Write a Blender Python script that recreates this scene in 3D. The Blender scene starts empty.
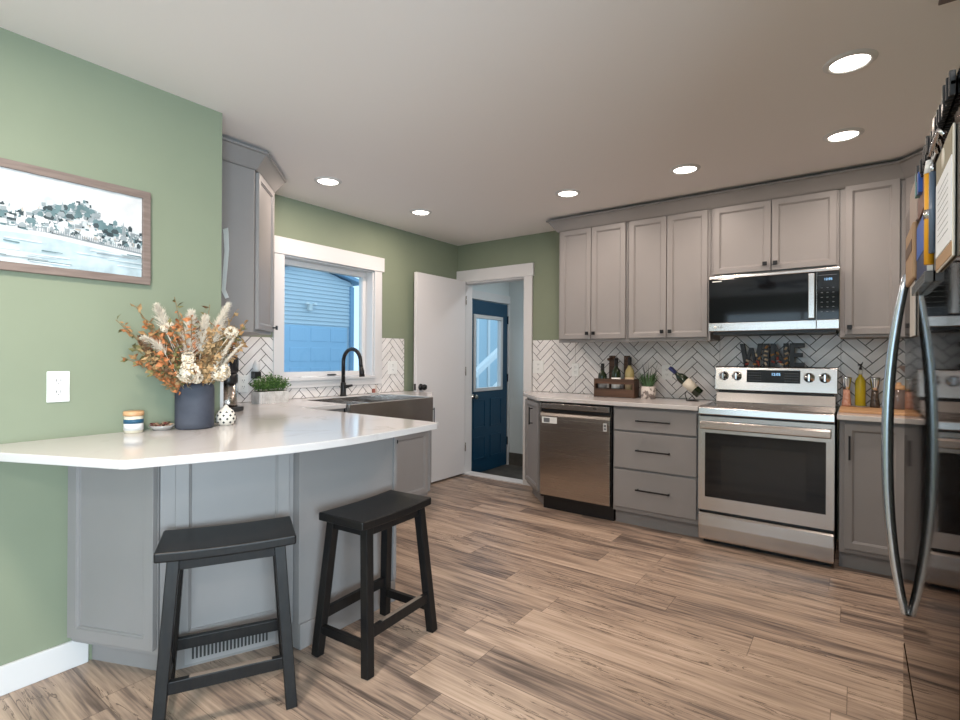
import bpy, bmesh, math, random
from mathutils import Vector, Matrix
random.seed(7)
PI = math.pi
SC = bpy.context.scene
COL = SC.collection

# ------------------------------------------------------------------ camera
YAW, FPX, CY, CH, ROLL = 0.6303, 515.9, 356.8, 1.2484, 0.0057
cam_d = bpy.data.cameras.new('camera'); cam = bpy.data.objects.new('camera', cam_d); COL.objects.link(cam)
cam_d.sensor_width = 36.0; cam_d.lens = FPX/960*36.0
cam_d.shift_y = -(360-CY)/960.0
cam.location = (0, 0, CH)
cam.rotation_euler = (Matrix.Rotation(YAW, 4, 'Z') @ Matrix.Rotation(PI/2, 4, 'X') @ Matrix.Rotation(ROLL, 4, 'Z')).to_euler()
cam_d.clip_start = 0.02
SC.camera = cam
# ------------------------------------------------------------------ world, exposure
SC.view_settings.view_transform = 'Standard'
SC.view_settings.look = 'None'
SC.view_settings.gamma = 1.0
SC.view_settings.use_curve_mapping = False
SC.view_settings.exposure = 0.18
SC.cycles.use_denoising = True
SC.cycles.max_bounces = 8
SC.cycles.diffuse_bounces = 5
SC.cycles.glossy_bounces = 5
SC.cycles.caustics_reflective = False
SC.cycles.caustics_refractive = False
SC.cycles.sample_clamp_indirect = 6
W = bpy.data.worlds.new('world'); SC.world = W; W.use_nodes = True
bg = W.node_tree.nodes['Background']; bg.inputs[0].default_value = (0.56, 0.80, 1.0, 1); bg.inputs[1].default_value = 1.55

def area(name, loc, rot, sx, sy, power, color, shape='RECTANGLE', spread=PI):
    d = bpy.data.lights.new(name, 'AREA'); d.shape = shape; d.size = sx; d.size_y = sy
    d.energy = power; d.color = color; d.spread = spread
    o = bpy.data.objects.new(name, d); COL.objects.link(o); o.location = loc; o.rotation_euler = rot
    return o
# daylight entering the dining windows behind the camera
area('daylight_rear', (-0.8, -3.36, 1.5), (PI/2, 0, 0), 2.6, 1.4, 30, (0.82, 0.91, 1.0))
area('daylight_side', (2.78, -1.6, 1.4), (PI/2, 0, PI/2), 2.2, 1.9, 440, (0.80, 0.905, 1.0))

# ------------------------------------------------------------------ materials
def mat(name, col, rough=0.5, metal=0.0, spec=0.5, coat=0.0, emit=None, es=0, trans=0.0, ior=1.45, alpha=1.0, sheen=0):
    m = bpy.data.materials.new(name); m.use_nodes = True
    b = m.node_tree.nodes['Principled BSDF']
    b.inputs['Base Color'].default_value = (*col, 1)
    b.inputs['Roughness'].default_value = rough
    b.inputs['Metallic'].default_value = metal
    b.inputs['Specular IOR Level'].default_value = spec
    b.inputs['Coat Weight'].default_value = coat
    b.inputs['Transmission Weight'].default_value = trans
    b.inputs['IOR'].default_value = ior
    b.inputs['Alpha'].default_value = alpha
    b.inputs['Sheen Weight'].default_value = sheen
    if emit:
        b.inputs['Emission Color'].default_value = (*emit, 1); b.inputs['Emission Strength'].default_value = es
    return m
def nz(m): return m.node_tree.nodes, m.node_tree.links, m.node_tree.nodes['Principled BSDF']
def noisy(m, c2, scale=4, stretch=(1, 1, 1), lo=0.35, hi=0.65, detail=4, bump=0, rough2=None):
    """blend the base colour with c2 through object-space noise"""
    N, L, b = nz(m)
    tc = N.new('ShaderNodeTexCoord'); mp = N.new('ShaderNodeMapping'); mp.inputs['Scale'].default_value = stretch
    no = N.new('ShaderNodeTexNoise'); no.inputs['Scale'].default_value = scale; no.inputs['Detail'].default_value = detail
    rp = N.new('ShaderNodeMapRange'); rp.inputs[1].default_value = lo; rp.inputs[2].default_value = hi
    mx = N.new('ShaderNodeMix'); mx.data_type = 'RGBA'
    L.new(tc.outputs['Object'], mp.inputs[0]); L.new(mp.outputs[0], no.inputs['Vector'])
    L.new(no.outputs[0], rp.inputs[0]); L.new(rp.outputs[0], mx.inputs[0])
    mx.inputs[6].default_value = b.inputs['Base Color'].default_value[:]; mx.inputs[7].default_value = (*c2, 1)
    L.new(mx.outputs[2], b.inputs['Base Color'])
    if rough2 is not None:
        r2 = N.new('ShaderNodeMapRange'); r2.inputs[3].default_value = b.inputs['Roughness'].default_value; r2.inputs[4].default_value = rough2
        L.new(no.outputs[0], r2.inputs[0]); L.new(r2.outputs[0], b.inputs['Roughness'])
    if bump:
        bp = N.new('ShaderNodeBump'); bp.inputs['Strength'].default_value = bump; bp.inputs['Distance'].default_value = 0.003
        L.new(no.outputs[0], bp.inputs['Height']); L.new(bp.outputs[0], b.inputs['Normal'])
    return m

M = {}
M['green'] = noisy(mat('sage_green_paint', (0.235, 0.266, 0.186), 0.62, spec=0.35), (0.226, 0.256, 0.179), 3, bump=0.02)
M['ceiling'] = mat('ceiling_paint', (0.84, 0.80, 0.785), 0.9, spec=0.2)
M['white'] = mat('white_paint', (0.66, 0.645, 0.64), 0.45)
M['door_white'] = mat('door_white_paint', (0.66, 0.64, 0.64), 0.5)
M['hall'] = mat('hall_pale_paint', (0.62, 0.66, 0.66), 0.8)
M['plain_wall'] = mat('dining_wall_paint', (0.24, 0.27, 0.24), 0.8)
M['cab'] = noisy(mat('grey_cabinet_paint', (0.268, 0.252, 0.246), 0.42, spec=0.45), (0.260, 0.245, 0.239), 6)
M['cab_dark'] = mat('cabinet_gap_shadow_grey', (0.05, 0.048, 0.046), 0.6)
M['black'] = mat('matte_black_metal', (0.012, 0.012, 0.013), 0.38, metal=0.3)
M['blackp'] = mat('black_plastic', (0.015, 0.015, 0.016), 0.35)
M['stool'] = noisy(mat('black_painted_wood', (0.007, 0.007, 0.008), 0.40, spec=0.28), (0.012, 0.011, 0.010), 14, (1, 6, 1))
M['glass_black'] = mat('black_oven_glass', (0.004, 0.004, 0.005), 0.05, spec=0.45)
M['cooktop'] = mat('black_ceramic_cooktop', (0.02, 0.02, 0.022), 0.08, spec=0.5)
M['chrome'] = mat('chrome', (0.75, 0.75, 0.76), 0.12, metal=1)
M['brass'] = mat('satin_nickel', (0.55, 0.52, 0.48), 0.25, metal=1)
M['blue_door'] = mat('deep_blue_door_paint', (0.008, 0.055, 0.11), 0.35)
M['handle_steel'] = mat('brushed_handle_steel', (0.50, 0.55, 0.60), 0.27, metal=1)
M['plastic_white'] = mat('white_plastic', (0.78, 0.78, 0.76), 0.35)
M['slot'] = mat('dark_slot', (0.03, 0.03, 0.03), 0.6)
M['grout'] = mat('dark_grout', (0.035, 0.030, 0.030), 0.9)
M['lens'] = mat('lamp_lens', (0.9, 0.9, 0.85), 0.4, emit=(1, 0.93, 0.83), es=9)
M['lcd'] = mat('clock_digits', (0.02, 0.05, 0.08), 0.4, emit=(0.35, 0.65, 1.0), es=1.5)
M['print'] = mat('panel_print_grey', (0.13, 0.14, 0.15), 0.5)
M['soil'] = mat('soil', (0.03, 0.02, 0.014), 0.9)

def brushed(name, col, rough, horiz=True):
    m = mat(name, col, rough, metal=1.0)
    N, L, b = nz(m)
    tc = N.new('ShaderNodeTexCoord'); mp = N.new('ShaderNodeMapping')
    mp.inputs['Scale'].default_value = (1.5, 1.5, 320) if horiz else (260, 260, 1.5)
    no = N.new('ShaderNodeTexNoise'); no.inputs['Scale'].default_value = 1.0; no.inputs['Detail'].default_value = 3
    r = N.new('ShaderNodeMapRange'); r.inputs[3].default_value = rough*0.75; r.inputs[4].default_value = rough*1.3
    bp = N.new('ShaderNodeBump'); bp.inputs['Strength'].default_value = 0.02; bp.inputs['Distance'].default_value = 0.0005
    L.new(tc.outputs['Object'], mp.inputs[0]); L.new(mp.outputs[0], no.inputs['Vector'])
    L.new(no.outputs[0], r.inputs[0]); L.new(r.outputs[0], b.inputs['Roughness'])
    L.new(no.outputs[0], bp.inputs['Height']); L.new(bp.outputs[0], b.inputs['Normal'])
    return m
M['steel'] = brushed('brushed_stainless', (0.52, 0.49, 0.465), 0.23)
M['steel_dark'] = brushed('warm_dark_stainless', (0.47, 0.425, 0.385), 0.25)
M['sink'] = mat('sink_stainless', (0.58, 0.55, 0.53), 0.24, metal=1.0)
M['fridge'] = mat('black_stainless_fridge', (0.10, 0.088, 0.080), 0.045, metal=1.0)
M['fridge'].node_tree.nodes['Principled BSDF'].inputs['Specular Tint'].default_value = (0.36, 0.32, 0.30, 1)

def quartz():
    m = mat('white_quartz', (0.74, 0.73, 0.72), 0.11, spec=0.5)
    N, L, b = nz(m)
    tc = N.new('ShaderNodeTexCoord')
    no = N.new('ShaderNodeTexNoise'); no.inputs['Scale'].default_value = 1.6; no.inputs['Detail'].default_value = 7; no.inputs['Distortion'].default_value = 1.6
    mt = N.new('ShaderNodeMath'); mt.operation = 'SUBTRACT'; mt.inputs[1].default_value = 0.5
    ab = N.new('ShaderNodeMath'); ab.operation = 'ABSOLUTE'
    r = N.new('ShaderNodeMapRange'); r.inputs[1].default_value = 0.0; r.inputs[2].default_value = 0.022; r.inputs[3].default_value = 0.35; r.inputs[4].default_value = 0
    n2 = N.new('ShaderNodeTexNoise'); n2.inputs['Scale'].default_value = 2.2
    r2 = N.new('ShaderNodeMapRange'); r2.inputs[1].default_value = 0.45; r2.inputs[2].default_value = 0.62
    mu = N.new('ShaderNodeMath'); mu.operation = 'MULTIPLY'
    mx = N.new('ShaderNodeMix'); mx.data_type = 'RGBA'
    mx.inputs[6].default_value = (0.60, 0.575, 0.565, 1); mx.inputs[7].default_value = (0.36, 0.32, 0.30, 1)
    for a, c in ((tc.outputs['Object'], no.inputs['Vector']), (tc.outputs['Object'], n2.inputs['Vector']), (no.outputs[0], mt.inputs[0]), (mt.outputs[0], ab.inputs[0]),
                 (ab.outputs[0], r.inputs[0]), (n2.outputs[0], r2.inputs[0]), (r.outputs[0], mu.inputs[0]), (r2.outputs[0], mu.inputs[1]),
                 (mu.outputs[0], mx.inputs[0]), (mx.outputs[2], b.inputs['Base Color'])):
        L.new(a, c)
    return m
M['quartz'] = quartz()

def tilemat():
    m = mat('white_glazed_tile', (0.80, 0.775, 0.76), 0.22, spec=0.5)
    return noisy(m, (0.72, 0.69, 0.67), 9, detail=2)
M['tile'] = tilemat()

def planks():
    m = mat('oak_plank_floor', (0.4, 0.3, 0.22), 0.38, spec=0.4)
    N, L, b = nz(m)
    def math_(op, a, c=None):
        n = N.new('ShaderNodeMath'); n.operation = op
        for i, v in enumerate((a, c)):
            if v is None: continue
            if isinstance(v, (int, float)): n.inputs[i].default_value = v
            else: L.new(v, n.inputs[i])
        return n.outputs[0]
    tc = N.new('ShaderNodeTexCoord'); sp = N.new('ShaderNodeSeparateXYZ'); L.new(tc.outputs['Object'], sp.inputs[0])
    PW, PL = 0.19, 1.22
    yy = math_('DIVIDE', math_('ADD', sp.outputs[1], -2.035+19*PW), PW)
    row = math_('FLOOR', yy); fy = math_('FRACT', yy)
    wn = N.new('ShaderNodeTexWhiteNoise'); wn.noise_dimensions = '1D'; L.new(row, wn.inputs['W'])
    xx = math_('ADD', math_('DIVIDE', sp.outputs[0], PL), math_('MULTIPLY', wn.outputs[0], 7.3))
    colm = math_('FLOOR', xx); fx = math_('FRACT', xx)
    idv = N.new('ShaderNodeCombineXYZ'); L.new(row, idv.inputs[0]); L.new(colm, idv.inputs[1])
    w2 = N.new('ShaderNodeTexWhiteNoise'); w2.noise_dimensions = '3D'; L.new(idv.outputs[0], w2.inputs['Vector'])
    # grain coordinates shifted per plank
    off = N.new('ShaderNodeVectorMath'); off.operation = 'MULTIPLY_ADD'
    L.new(w2.outputs['Color'], off.inputs[0]); off.inputs[1].default_value = (37, 37, 37); L.new(tc.outputs['Object'], off.inputs[2])
    def grain(scale, sx, sy, detail, dist=0.0):
        mp = N.new('ShaderNodeMapping'); mp.inputs['Scale'].default_value = (sx, sy, 1); L.new(off.outputs[0], mp.inputs[0])
        n = N.new('ShaderNodeTexNoise'); n.inputs['Scale'].default_value = scale; n.inputs['Detail'].default_value = detail; n.inputs['Distortion'].default_value = dist
        L.new(mp.outputs[0], n.inputs['Vector']); return n.outputs[0]
    g1 = grain(1.0, 1.4, 13, 5, 0.6); g2 = grain(1.0, 4, 90, 4); g3 = grain(1.0, 2.2, 26, 6, 1.2)
    t = math_('ADD', math_('MULTIPLY', g1, 0.86), math_('MULTIPLY', w2.outputs[0], 0.20))
    t = math_('ADD', t, math_('SUBTRACT', math_('MULTIPLY', math_('SUBTRACT', g2, 0.5), 0.62), 0.05))
    cr = N.new('ShaderNodeValToRGB'); L.new(t, cr.inputs[0])
    e = cr.color_ramp.elements
    e[0].position = 0.24; e[0].color = (0.110, 0.082, 0.068, 1)
    e[1].position = 0.74; e[1].color = (0.57, 0.435, 0.340, 1)
    for p, c in ((0.36, (0.215, 0.160, 0.128, 1)), (0.47, (0.355, 0.262, 0.200, 1)), (0.60, (0.465, 0.348, 0.262, 1))):
        el = e.new(p); el.color = c
    # dark cracks
    ck = math_('LESS_THAN', math_('ABSOLUTE', math_('SUBTRACT', g3, 0.5)), 0.012)
    gate = math_('GREATER_THAN', grain(1.0, 1.1, 7, 2), 0.53)
    ck = math_('MULTIPLY', math_('MULTIPLY', ck, gate), 0.62)
    # knots
    mpk = N.new('ShaderNodeMapping'); mpk.inputs['Scale'].default_value = (2.0, 3.4, 1); L.new(off.outputs[0], mpk.inputs[0])
    vo = N.new('ShaderNodeTexVoronoi'); vo.inputs['Scale'].default_value = 1.3; L.new(mpk.outputs[0], vo.inputs['Vector'])
    kn = math_('MULTIPLY', math_('LESS_THAN', vo.outputs['Distance'], 0.032), 0.6)
    # joints
    jy = math_('LESS_THAN', math_('MINIMUM', fy, math_('SUBTRACT', 1.0, fy)), 0.008)
    jx = math_('LESS_THAN', math_('MINIMUM', fx, math_('SUBTRACT', 1.0, fx)), 0.0012)
    dk = math_('MAXIMUM', math_('MAXIMUM', ck, kn), math_('MULTIPLY', math_('MAXIMUM', jx, jy), 0.55))
    mx = N.new('ShaderNodeMix'); mx.data_type = 'RGBA'; L.new(dk, mx.inputs[0]); L.new(cr.outputs[0], mx.inputs[6]); mx.inputs[7].default_value = (0.04, 0.026, 0.018, 1)
    L.new(mx.outputs[2], b.inputs['Base Color'])
    rr = N.new('ShaderNodeMapRange'); rr.inputs[3].default_value = 0.30; rr.inputs[4].default_value = 0.46; L.new(g1, rr.inputs[0]); L.new(rr.outputs[0], b.inputs['Roughness'])
    bp = N.new('ShaderNodeBump'); bp.inputs['Strength'].default_value = 0.12; bp.inputs['Distance'].default_value = 0.002
    L.new(math_('SUBTRACT', g2, dk), bp.inputs['Height']); L.new(bp.outputs[0], b.inputs['Normal'])
    return m
M['floor'] = planks()
M['slate'] = noisy(mat('dark_slate_tile', (0.055, 0.05, 0.045), 0.5), (0.11, 0.10, 0.085), 6, detail=6)

def wood(name, c1, c2, rough=0.5, scale=3, st=(1, 12, 12)):
    return noisy(mat(name, c1, rough), c2, scale, st, detail=5)
M['crate'] = wood('dark_stained_crate_wood', (0.045, 0.022, 0.012), (0.10, 0.05, 0.028), 0.55)
M['board'] = wood('light_cutting_board_wood', (0.50, 0.27, 0.13), (0.62, 0.38, 0.2), 0.45)
M['frame_wood'] = wood('grey_brown_frame_wood', (0.17, 0.125, 0.105), (0.23, 0.175, 0.15), 0.55, 4, (20, 2, 20))
M['glass'] = mat('clear_glass', (0.95, 0.97, 0.97), 0.02, trans=1.0, ior=1.45)

def pane_mat():
    m = bpy.data.materials.new('window_pane_glass'); m.use_nodes = True
    N = m.node_tree.nodes; L = m.node_tree.links; N.clear()
    o = N.new('ShaderNodeOutputMaterial'); t = N.new('ShaderNodeBsdfTransparent'); g = N.new('ShaderNodeBsdfGlossy'); g.inputs['Roughness'].default_value = 0.0
    t.inputs[0].default_value = (0.9, 0.95, 0.97, 1)
    f = N.new('ShaderNodeFresnel'); f.inputs['IOR'].default_value = 1.45; x = N.new('ShaderNodeMixShader')
    ge = N.new('ShaderNodeNewGeometry'); mm = N.new('ShaderNodeMath'); mm.operation = 'SUBTRACT'; mm.inputs[0].default_value = 1; L.new(ge.outputs['Backfacing'], mm.inputs[1])
    mu = N.new('ShaderNodeMath'); mu.operation = 'MULTIPLY'; L.new(f.outputs[0], mu.inputs[0]); L.new(mm.outputs[0], mu.inputs[1])
    L.new(mu.outputs[0], x.inputs[0]); L.new(t.outputs[0], x.inputs[1]); L.new(g.outputs[0], x.inputs[2]); L.new(x.outputs[0], o.inputs[0])
    return m
M['pane'] = pane_mat()

# ------------------------------------------------------------------ mesh helpers
class MB:
    """collects shapes and links them as ONE mesh object"""
    def __init__(s): s.v = []; s.f = []; s.mi = []; s.cur = 0; s.sm = []; s.smooth = False
    def slot(s, i): s.cur = i; return s
    def add(s, vs, fs):
        k = len(s.v); s.v += [tuple(v) for v in vs]
        for f in fs: s.f.append(tuple(k+i for i in f)); s.mi.append(s.cur); s.sm.append(s.smooth)
        return s
    def box(s, x0, x1, y0, y1, z0, z1):
        vs = [(x, y, z) for z in (z0, z1) for y in (y0, y1) for x in (x0, x1)]
        return s.add(vs, [(0, 2, 3, 1), (4, 5, 7, 6), (0, 1, 5, 4), (2, 6, 7, 3), (0, 4, 6, 2), (1, 3, 7, 5)])
    def prism(s, poly, z0, z1):
        n = len(poly); a = sum(poly[i][0]*poly[(i+1) % n][1]-poly[(i+1) % n][0]*poly[i][1] for i in range(n))
        if a < 0: poly = poly[::-1]
        vs = [(x, y, z0) for x, y in poly]+[(x, y, z1) for x, y in poly]
        fs = [tuple(range(n-1, -1, -1)), tuple(range(n, 2*n))]+[(i, (i+1) % n, n+(i+1) % n, n+i) for i in range(n)]
        return s.add(vs, fs)
    def slab(s, poly3, d):
        """polygon (3d points) extruded by vector d"""
        n = len(poly3); vs = [Vector(p) for p in poly3]; vs += [p+Vector(d) for p in vs]
        return s.add(vs, [tuple(range(n-1, -1, -1)), tuple(range(n, 2*n))]+[(i, (i+1) % n, n+(i+1) % n, n+i) for i in range(n)])
    def tube(s, pts, r, n=12, caps=True, flat=1.0):
        pts = [Vector(p) for p in pts]; rs = r if isinstance(r, (list, tuple)) else [r]*len(pts)
        up = None; rings = []
        for i, p in enumerate(pts):
            t = (pts[min(i+1, len(pts)-1)]-pts[max(i-1, 0)]).normalized()
            if up is None:
                up = Vector((0, 0, 1)) if abs(t.z) < 0.9 else Vector((1, 0, 0))
            a = t.cross(up).normalized(); b = a.cross(t).normalized(); up = b
            rings.append([p+(a*math.cos(2*PI*j/n)+b*math.sin(2*PI*j/n)*flat)*rs[i] for j in range(n)])
        vs = [v for ring in rings for v in ring]; fs = []
        for i in range(len(pts)-1):
            for j in range(n): fs.append((i*n+j, i*n+(j+1) % n, (i+1)*n+(j+1) % n, (i+1)*n+j))
        if caps: fs += [tuple(range(n-1, -1, -1)), tuple((len(pts)-1)*n+j for j in range(n))]
        old = s.smooth; s.smooth = n > 5; s.add(vs, fs); s.smooth = old
        if caps: s.sm[-1] = s.sm[-2] = False
        return s
    def lathe(s, prof, c=(0, 0, 0), n=28, axis='z'):
        vs = []; fs = []; m = len(prof)
        for j in range(n):
            a = 2*PI*j/n
            for r, z in prof:
                p = (r*math.cos(a), r*math.sin(a), z)
                if axis == 'y': p = (p[0], p[2], p[1])
                if axis == 'x': p = (p[2], p[0], p[1])
                vs.append((c[0]+p[0], c[1]+p[1], c[2]+p[2]))
        for j in range(n):
            k = (j+1) % n
            for i in range(m-1):
                q = (j*m+i, k*m+i, k*m+i+1, j*m+i+1)
                fs.append(q if axis != 'y' else q[::-1])
        old = s.smooth; s.smooth = True; s.add(vs, fs); s.smooth = old
        return s
    def beam(s, a, b, w, d, side=(1, 0, 0)):
        """rectangular bar from a to b, w along side, d across"""
        a = Vector(a); b = Vector(b); t = (b-a).normalized(); u = Vector(side); u = (u-t*u.dot(t)).normalized(); v = t.cross(u)
        vs = [p+u*(w/2*i)+v*(d/2*j) for p in (a, b) for j in (-1, 1) for i in (-1, 1)]
        return s.add(vs, [(0, 2, 3, 1), (4, 5, 7, 6), (0, 1, 5, 4), (2, 6, 7, 3), (0, 4, 6, 2), (1, 3, 7, 5)])
    def xform(s, mtx, start=0):
        for i in range(start, len(s.v)): s.v[i] = tuple(mtx @ Vector(s.v[i]))
        return s
    def build(s, name, mats, parent=None, bevel=0, seg=2, fix=True):
        me = bpy.data.meshes.new(name); me.from_pydata(s.v, [], s.f)
        if not isinstance(mats, (list, tuple)): mats = [mats]
        for m in mats: me.materials.append(M[m] if isinstance(m, str) else m)
        for p, i, sm in zip(me.polygons, s.mi, s.sm): p.material_index = i; p.use_smooth = sm
        me.update()
        if fix:
            bm = bmesh.new(); bm.from_mesh(me); bmesh.ops.remove_doubles(bm, verts=bm.verts, dist=1e-6)
            bmesh.ops.recalc_face_normals(bm, faces=bm.faces); bm.to_mesh(me); bm.free()
        o = bpy.data.objects.new(name, me); COL.objects.link(o)
        if parent: o.parent = parent
        if bevel:
            b = o.modifiers.new('bevel', 'BEVEL'); b.width = bevel; b.segments = seg; b.limit_method = 'ANGLE'; b.angle_limit = math.radians(40)
        return o
def tag(o, label, cat, group=None, kind=None):
    o['label'] = label; o['category'] = cat
    if group: o['group'] = group
    if kind: o['kind'] = kind
    return o
def thing(name, label, cat, loc=(0, 0, 0), rz=0, group=None):
    o = bpy.data.objects.new(name, None); COL.objects.link(o); o.location = loc; o.rotation_euler = (0, 0, rz); o.empty_display_size = 0.05
    return tag(o, label, cat, group)
def struct(o, label, cat='room'):
    o['kind'] = 'structure'; o['label'] = label; o['category'] = cat; return o
def dup(root, loc, rz, label=None, group=None):
    m = {}
    r = root.copy(); COL.objects.link(r); r.location = loc; r.rotation_euler = (0, 0, rz); m[root] = r
    if label: r['label'] = label
    if group: r['group'] = group
    for ch in list(root.children):
        c = ch.copy(); COL.objects.link(c); c.parent = r
        for g in ch.children:
            d = g.copy(); COL.objects.link(d); d.parent = c
    return r
def text(name, s, size, m, parent, origin, right, up, depth=0.0008, align='CENTER'):
    cu = bpy.data.curves.new(name, 'FONT'); cu.body = s; cu.size = size; cu.extrude = depth; cu.align_x = align; cu.align_y = 'CENTER'
    t = bpy.data.objects.new(name, cu); COL.objects.link(t)
    dg = bpy.context.evaluated_depsgraph_get(); me = bpy.data.meshes.new_from_object(t.evaluated_get(dg)); bpy.data.objects.remove(t)
    r = Vector(right).normalized(); u = Vector(up).normalized(); n = r.cross(u)
    mt = Matrix((r, u, n)).transposed().to_4x4(); mt.translation = Vector(origin)
    me.transform(mt); me.materials.clear(); me.materials.append(M[m]); me.name = name
    o = bpy.data.objects.new(name, me); COL.objects.link(o); o.parent = parent
    return o

CT = 0.920      # counter top height
CB = 0.890
YB = 4.34       # back wall
XW = -3.47      # window wall
XL = -2.527     # near left wall
H = 2.44

# ================================================================== ROOM SHELL
struct(MB().box(-3.62, 2.75, -3.35, 4.46, -0.1, 0).build('floor', 'floor'), 'wood plank floor with long grey and tan boards', 'floor')
struct(MB().box(-3.62, 2.75, -3.35, 4.46, H, H+0.1).build('ceiling', 'ceiling'), 'flat off-white ceiling with recessed lights', 'ceiling')
struct(MB().box(-3.62, XL, -3.35, 1.30, 0, H).build('wall_left', 'green'), 'sage green wall with the framed picture', 'wall')
w = MB()
WY0, WY1, WZ0, WZ1 = 2.25, 3.145, 1.075, 2.005
w.box(XW-0.15, XW, 1.30, WY0, 0, H).box(XW-0.15, XW, WY1, 4.46, 0, H).box(XW-0.15, XW, WY0, WY1, 0, WZ0).box(XW-0.15, XW, WY0, WY1, WZ1, H)
struct(w.build('wall_window', 'green'), 'green wall around the kitchen window', 'wall')
DX0, DX1, DZ = -3.375, -2.625, 2.035
w = MB().box(XW, DX0, YB, YB+0.12, 0, H).box(DX1, 1.02, YB, YB+0.12, 0, H).box(DX0, DX1, YB, YB+0.12, DZ, H)
struct(w.build('wall_back', 'green'), 'green back wall behind the range and doorway', 'wall')
struct(MB().box(0.90, 1.02, 0.30, YB, 0, H).box(1.02, 2.75, 0.30, 0.42, 0, H).build('wall_right', 'green'), 'wall behind the refrigerator', 'wall')
w = MB().box(2.63, 2.75, -3.35, -2.7, 0, H).box(2.63, 2.75, -0.5, 0.30, 0, H).box(2.63, 2.75, -2.7, -0.5, 0, 0.45).box(2.63, 2.75, -2.7, -0.5, 2.1, H)
struct(w.build('wall_side', 'plain_wall'), 'dining side wall behind the camera', 'wall')
w = MB().box(XL, -2.1, -3.35, -3.2, 0, H).box(0.5, 2.63, -3.35, -3.2, 0, H).box(-2.1, 0.5, -3.35, -3.2, 0, 0.8).box(-2.1, 0.5, -3.35, -3.2, 2.15, H)
struct(w.build('wall_rear', 'plain_wall'), 'dining wall with wide window behind the camera', 'wall')
# hall beyond the doorway
struct(MB().box(-3.75, -1.5, 4.46, 5.70, -0.24, -0.125).build('floor_landing', 'slate'), 'dark slate tile landing floor beyond the doorway', 'floor')
struct(MB().box(-3.75, -1.5, 4.46, 5.70, H, H+0.1).build('ceiling_hall', 'ceiling'), 'ceiling of the entry beyond the doorway', 'ceiling')
struct(MB().box(-3.75, -1.5, 5.56, 5.70, -0.125, H).build('wall_hall_far', 'hall'), 'pale wall at the far side of the entry', 'wall')
struct(MB().box(-1.62, -1.5, 4.46, 5.56, -0.125, H).build('wall_hall_right', 'hall'), 'pale right wall of the entry', 'wall')
BDY0, BDY1 = 4.66, 5.52
w = MB().box(-3.75, -3.60, 4.46, BDY0, -0.125, H).box(-3.75, -3.60, BDY1, 5.56, -0.125, H).box(-3.75, -3.60, BDY0, BDY1, 1.92, H)
struct(w.build('wall_hall_left', 'hall'), 'pale entry wall holding the blue door', 'wall')
struct(MB().box(-3.60, -1.62, 5.545, 5.56, -0.125, 0.03).build('baseboard_hall', 'slate', bevel=0.002), 'dark tile base along the entry wall', 'baseboard')
struct(MB().box(DX0, DX1, YB-0.02, YB+0.12, 0.0, 0.012).build('trim_5', 'white', bevel=0.003), 'pale threshold strip in the doorway', 'threshold')

# door casing (kitchen side)
t = MB().box(XW+0.004, DX0+0.0, YB-0.02, YB-0.0, 0, DZ).box(DX1, DX1+0.09, YB-0.02, YB, 0, DZ).box(XW+0.004, DX1+0.105, YB-0.026, YB, DZ, DZ+0.125)
t.box(DX0, DX0+0.015, YB-0.001, YB+0.12, 0, DZ).box(DX1-0.015, DX1, YB-0.001, YB+0.12, 0, DZ).box(DX0, DX1, YB-0.001, YB+0.12, DZ-0.015, DZ)
struct(t.build('trim_1', 'white', bevel=0.002), 'white casing around the kitchen doorway', 'door casing')
# blue door casing
t = MB().box(-3.60, -3.58, BDY0-0.07, BDY0, -0.125, 1.92).box(-3.60, -3.58, BDY1, 5.558, -0.125, 1.92).box(-3.60, -3.575, BDY0-0.09, 5.558, 1.92, 2.02)
struct(t.build('trim_2', 'white', bevel=0.002), 'white casing around the blue entry door', 'door casing')
# baseboards
struct(MB().box(XL, XL+0.014, -3.2, 0.76, 0, 0.108).build('baseboard_left', 'white', bevel=0.003), 'white baseboard under the green picture wall', 'baseboard')

# window casing + sash
t = MB()
X = XW
t.box(X, X+0.02, WY0-0.085, WY0, WZ0-0.005, WZ1).box(X, X+0.02, WY1, WY1+0.085, WZ0-0.005, WZ1)
t.box(X, X+0.028, WY0-0.095, WY1+0.105, WZ1, WZ1+0.125)
t.box(X, X+0.02, WY0-0.085, WY1+0.085, WZ0-0.075, WZ0-0.005)
t.box(X-0.15, X+0.001, WY0, WY0+0.012, WZ0, WZ1).box(X-0.15, X+0.001, WY1-0.012, WY1, WZ0, WZ1).box(X-0.15, X+0.001, WY0, WY1, WZ1-0.012, WZ1)
struct(t.build('trim_3', 'white', bevel=0.002), 'white casing around the kitchen window', 'window casing')
struct(MB().box(X-0.15, X+0.035, WY0, WY1, WZ0-0.02, WZ0+0.004).build('trim_4', 'white', bevel=0.003), 'white sill of the kitchen window', 'window sill')
wn = thing('window_1', 'white framed kitchen window above the sink', 'window', (X-0.11, (WY0+WY1)/2, WZ0)); wn['kind'] = 'structure'
hw = (WY1-WY0)/2-0.012; wh = WZ1-WZ0-0.012
f = MB()
for a, b_, c, d in ((-hw, hw, 0.004, 0.045), (-hw, hw, wh-0.04, wh), (-hw, -hw+0.04, 0.045, wh-0.04), (hw-0.04, hw, 0.045, wh-0.04)): f.box(-0.025, 0.025, a, b_, c, d)
f.build('sash_frame', 'white', wn, bevel=0.003)
MB().box(-0.003, 0.003, -hw+0.039, hw-0.039, 0.044, wh-0.039).build('pane', 'pane', wn)
MB().box(0.025, 0.045, 0.02, 0.10, 0.012, 0.022).build('crank_handle', 'black', wn, bevel=0.002)
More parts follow.
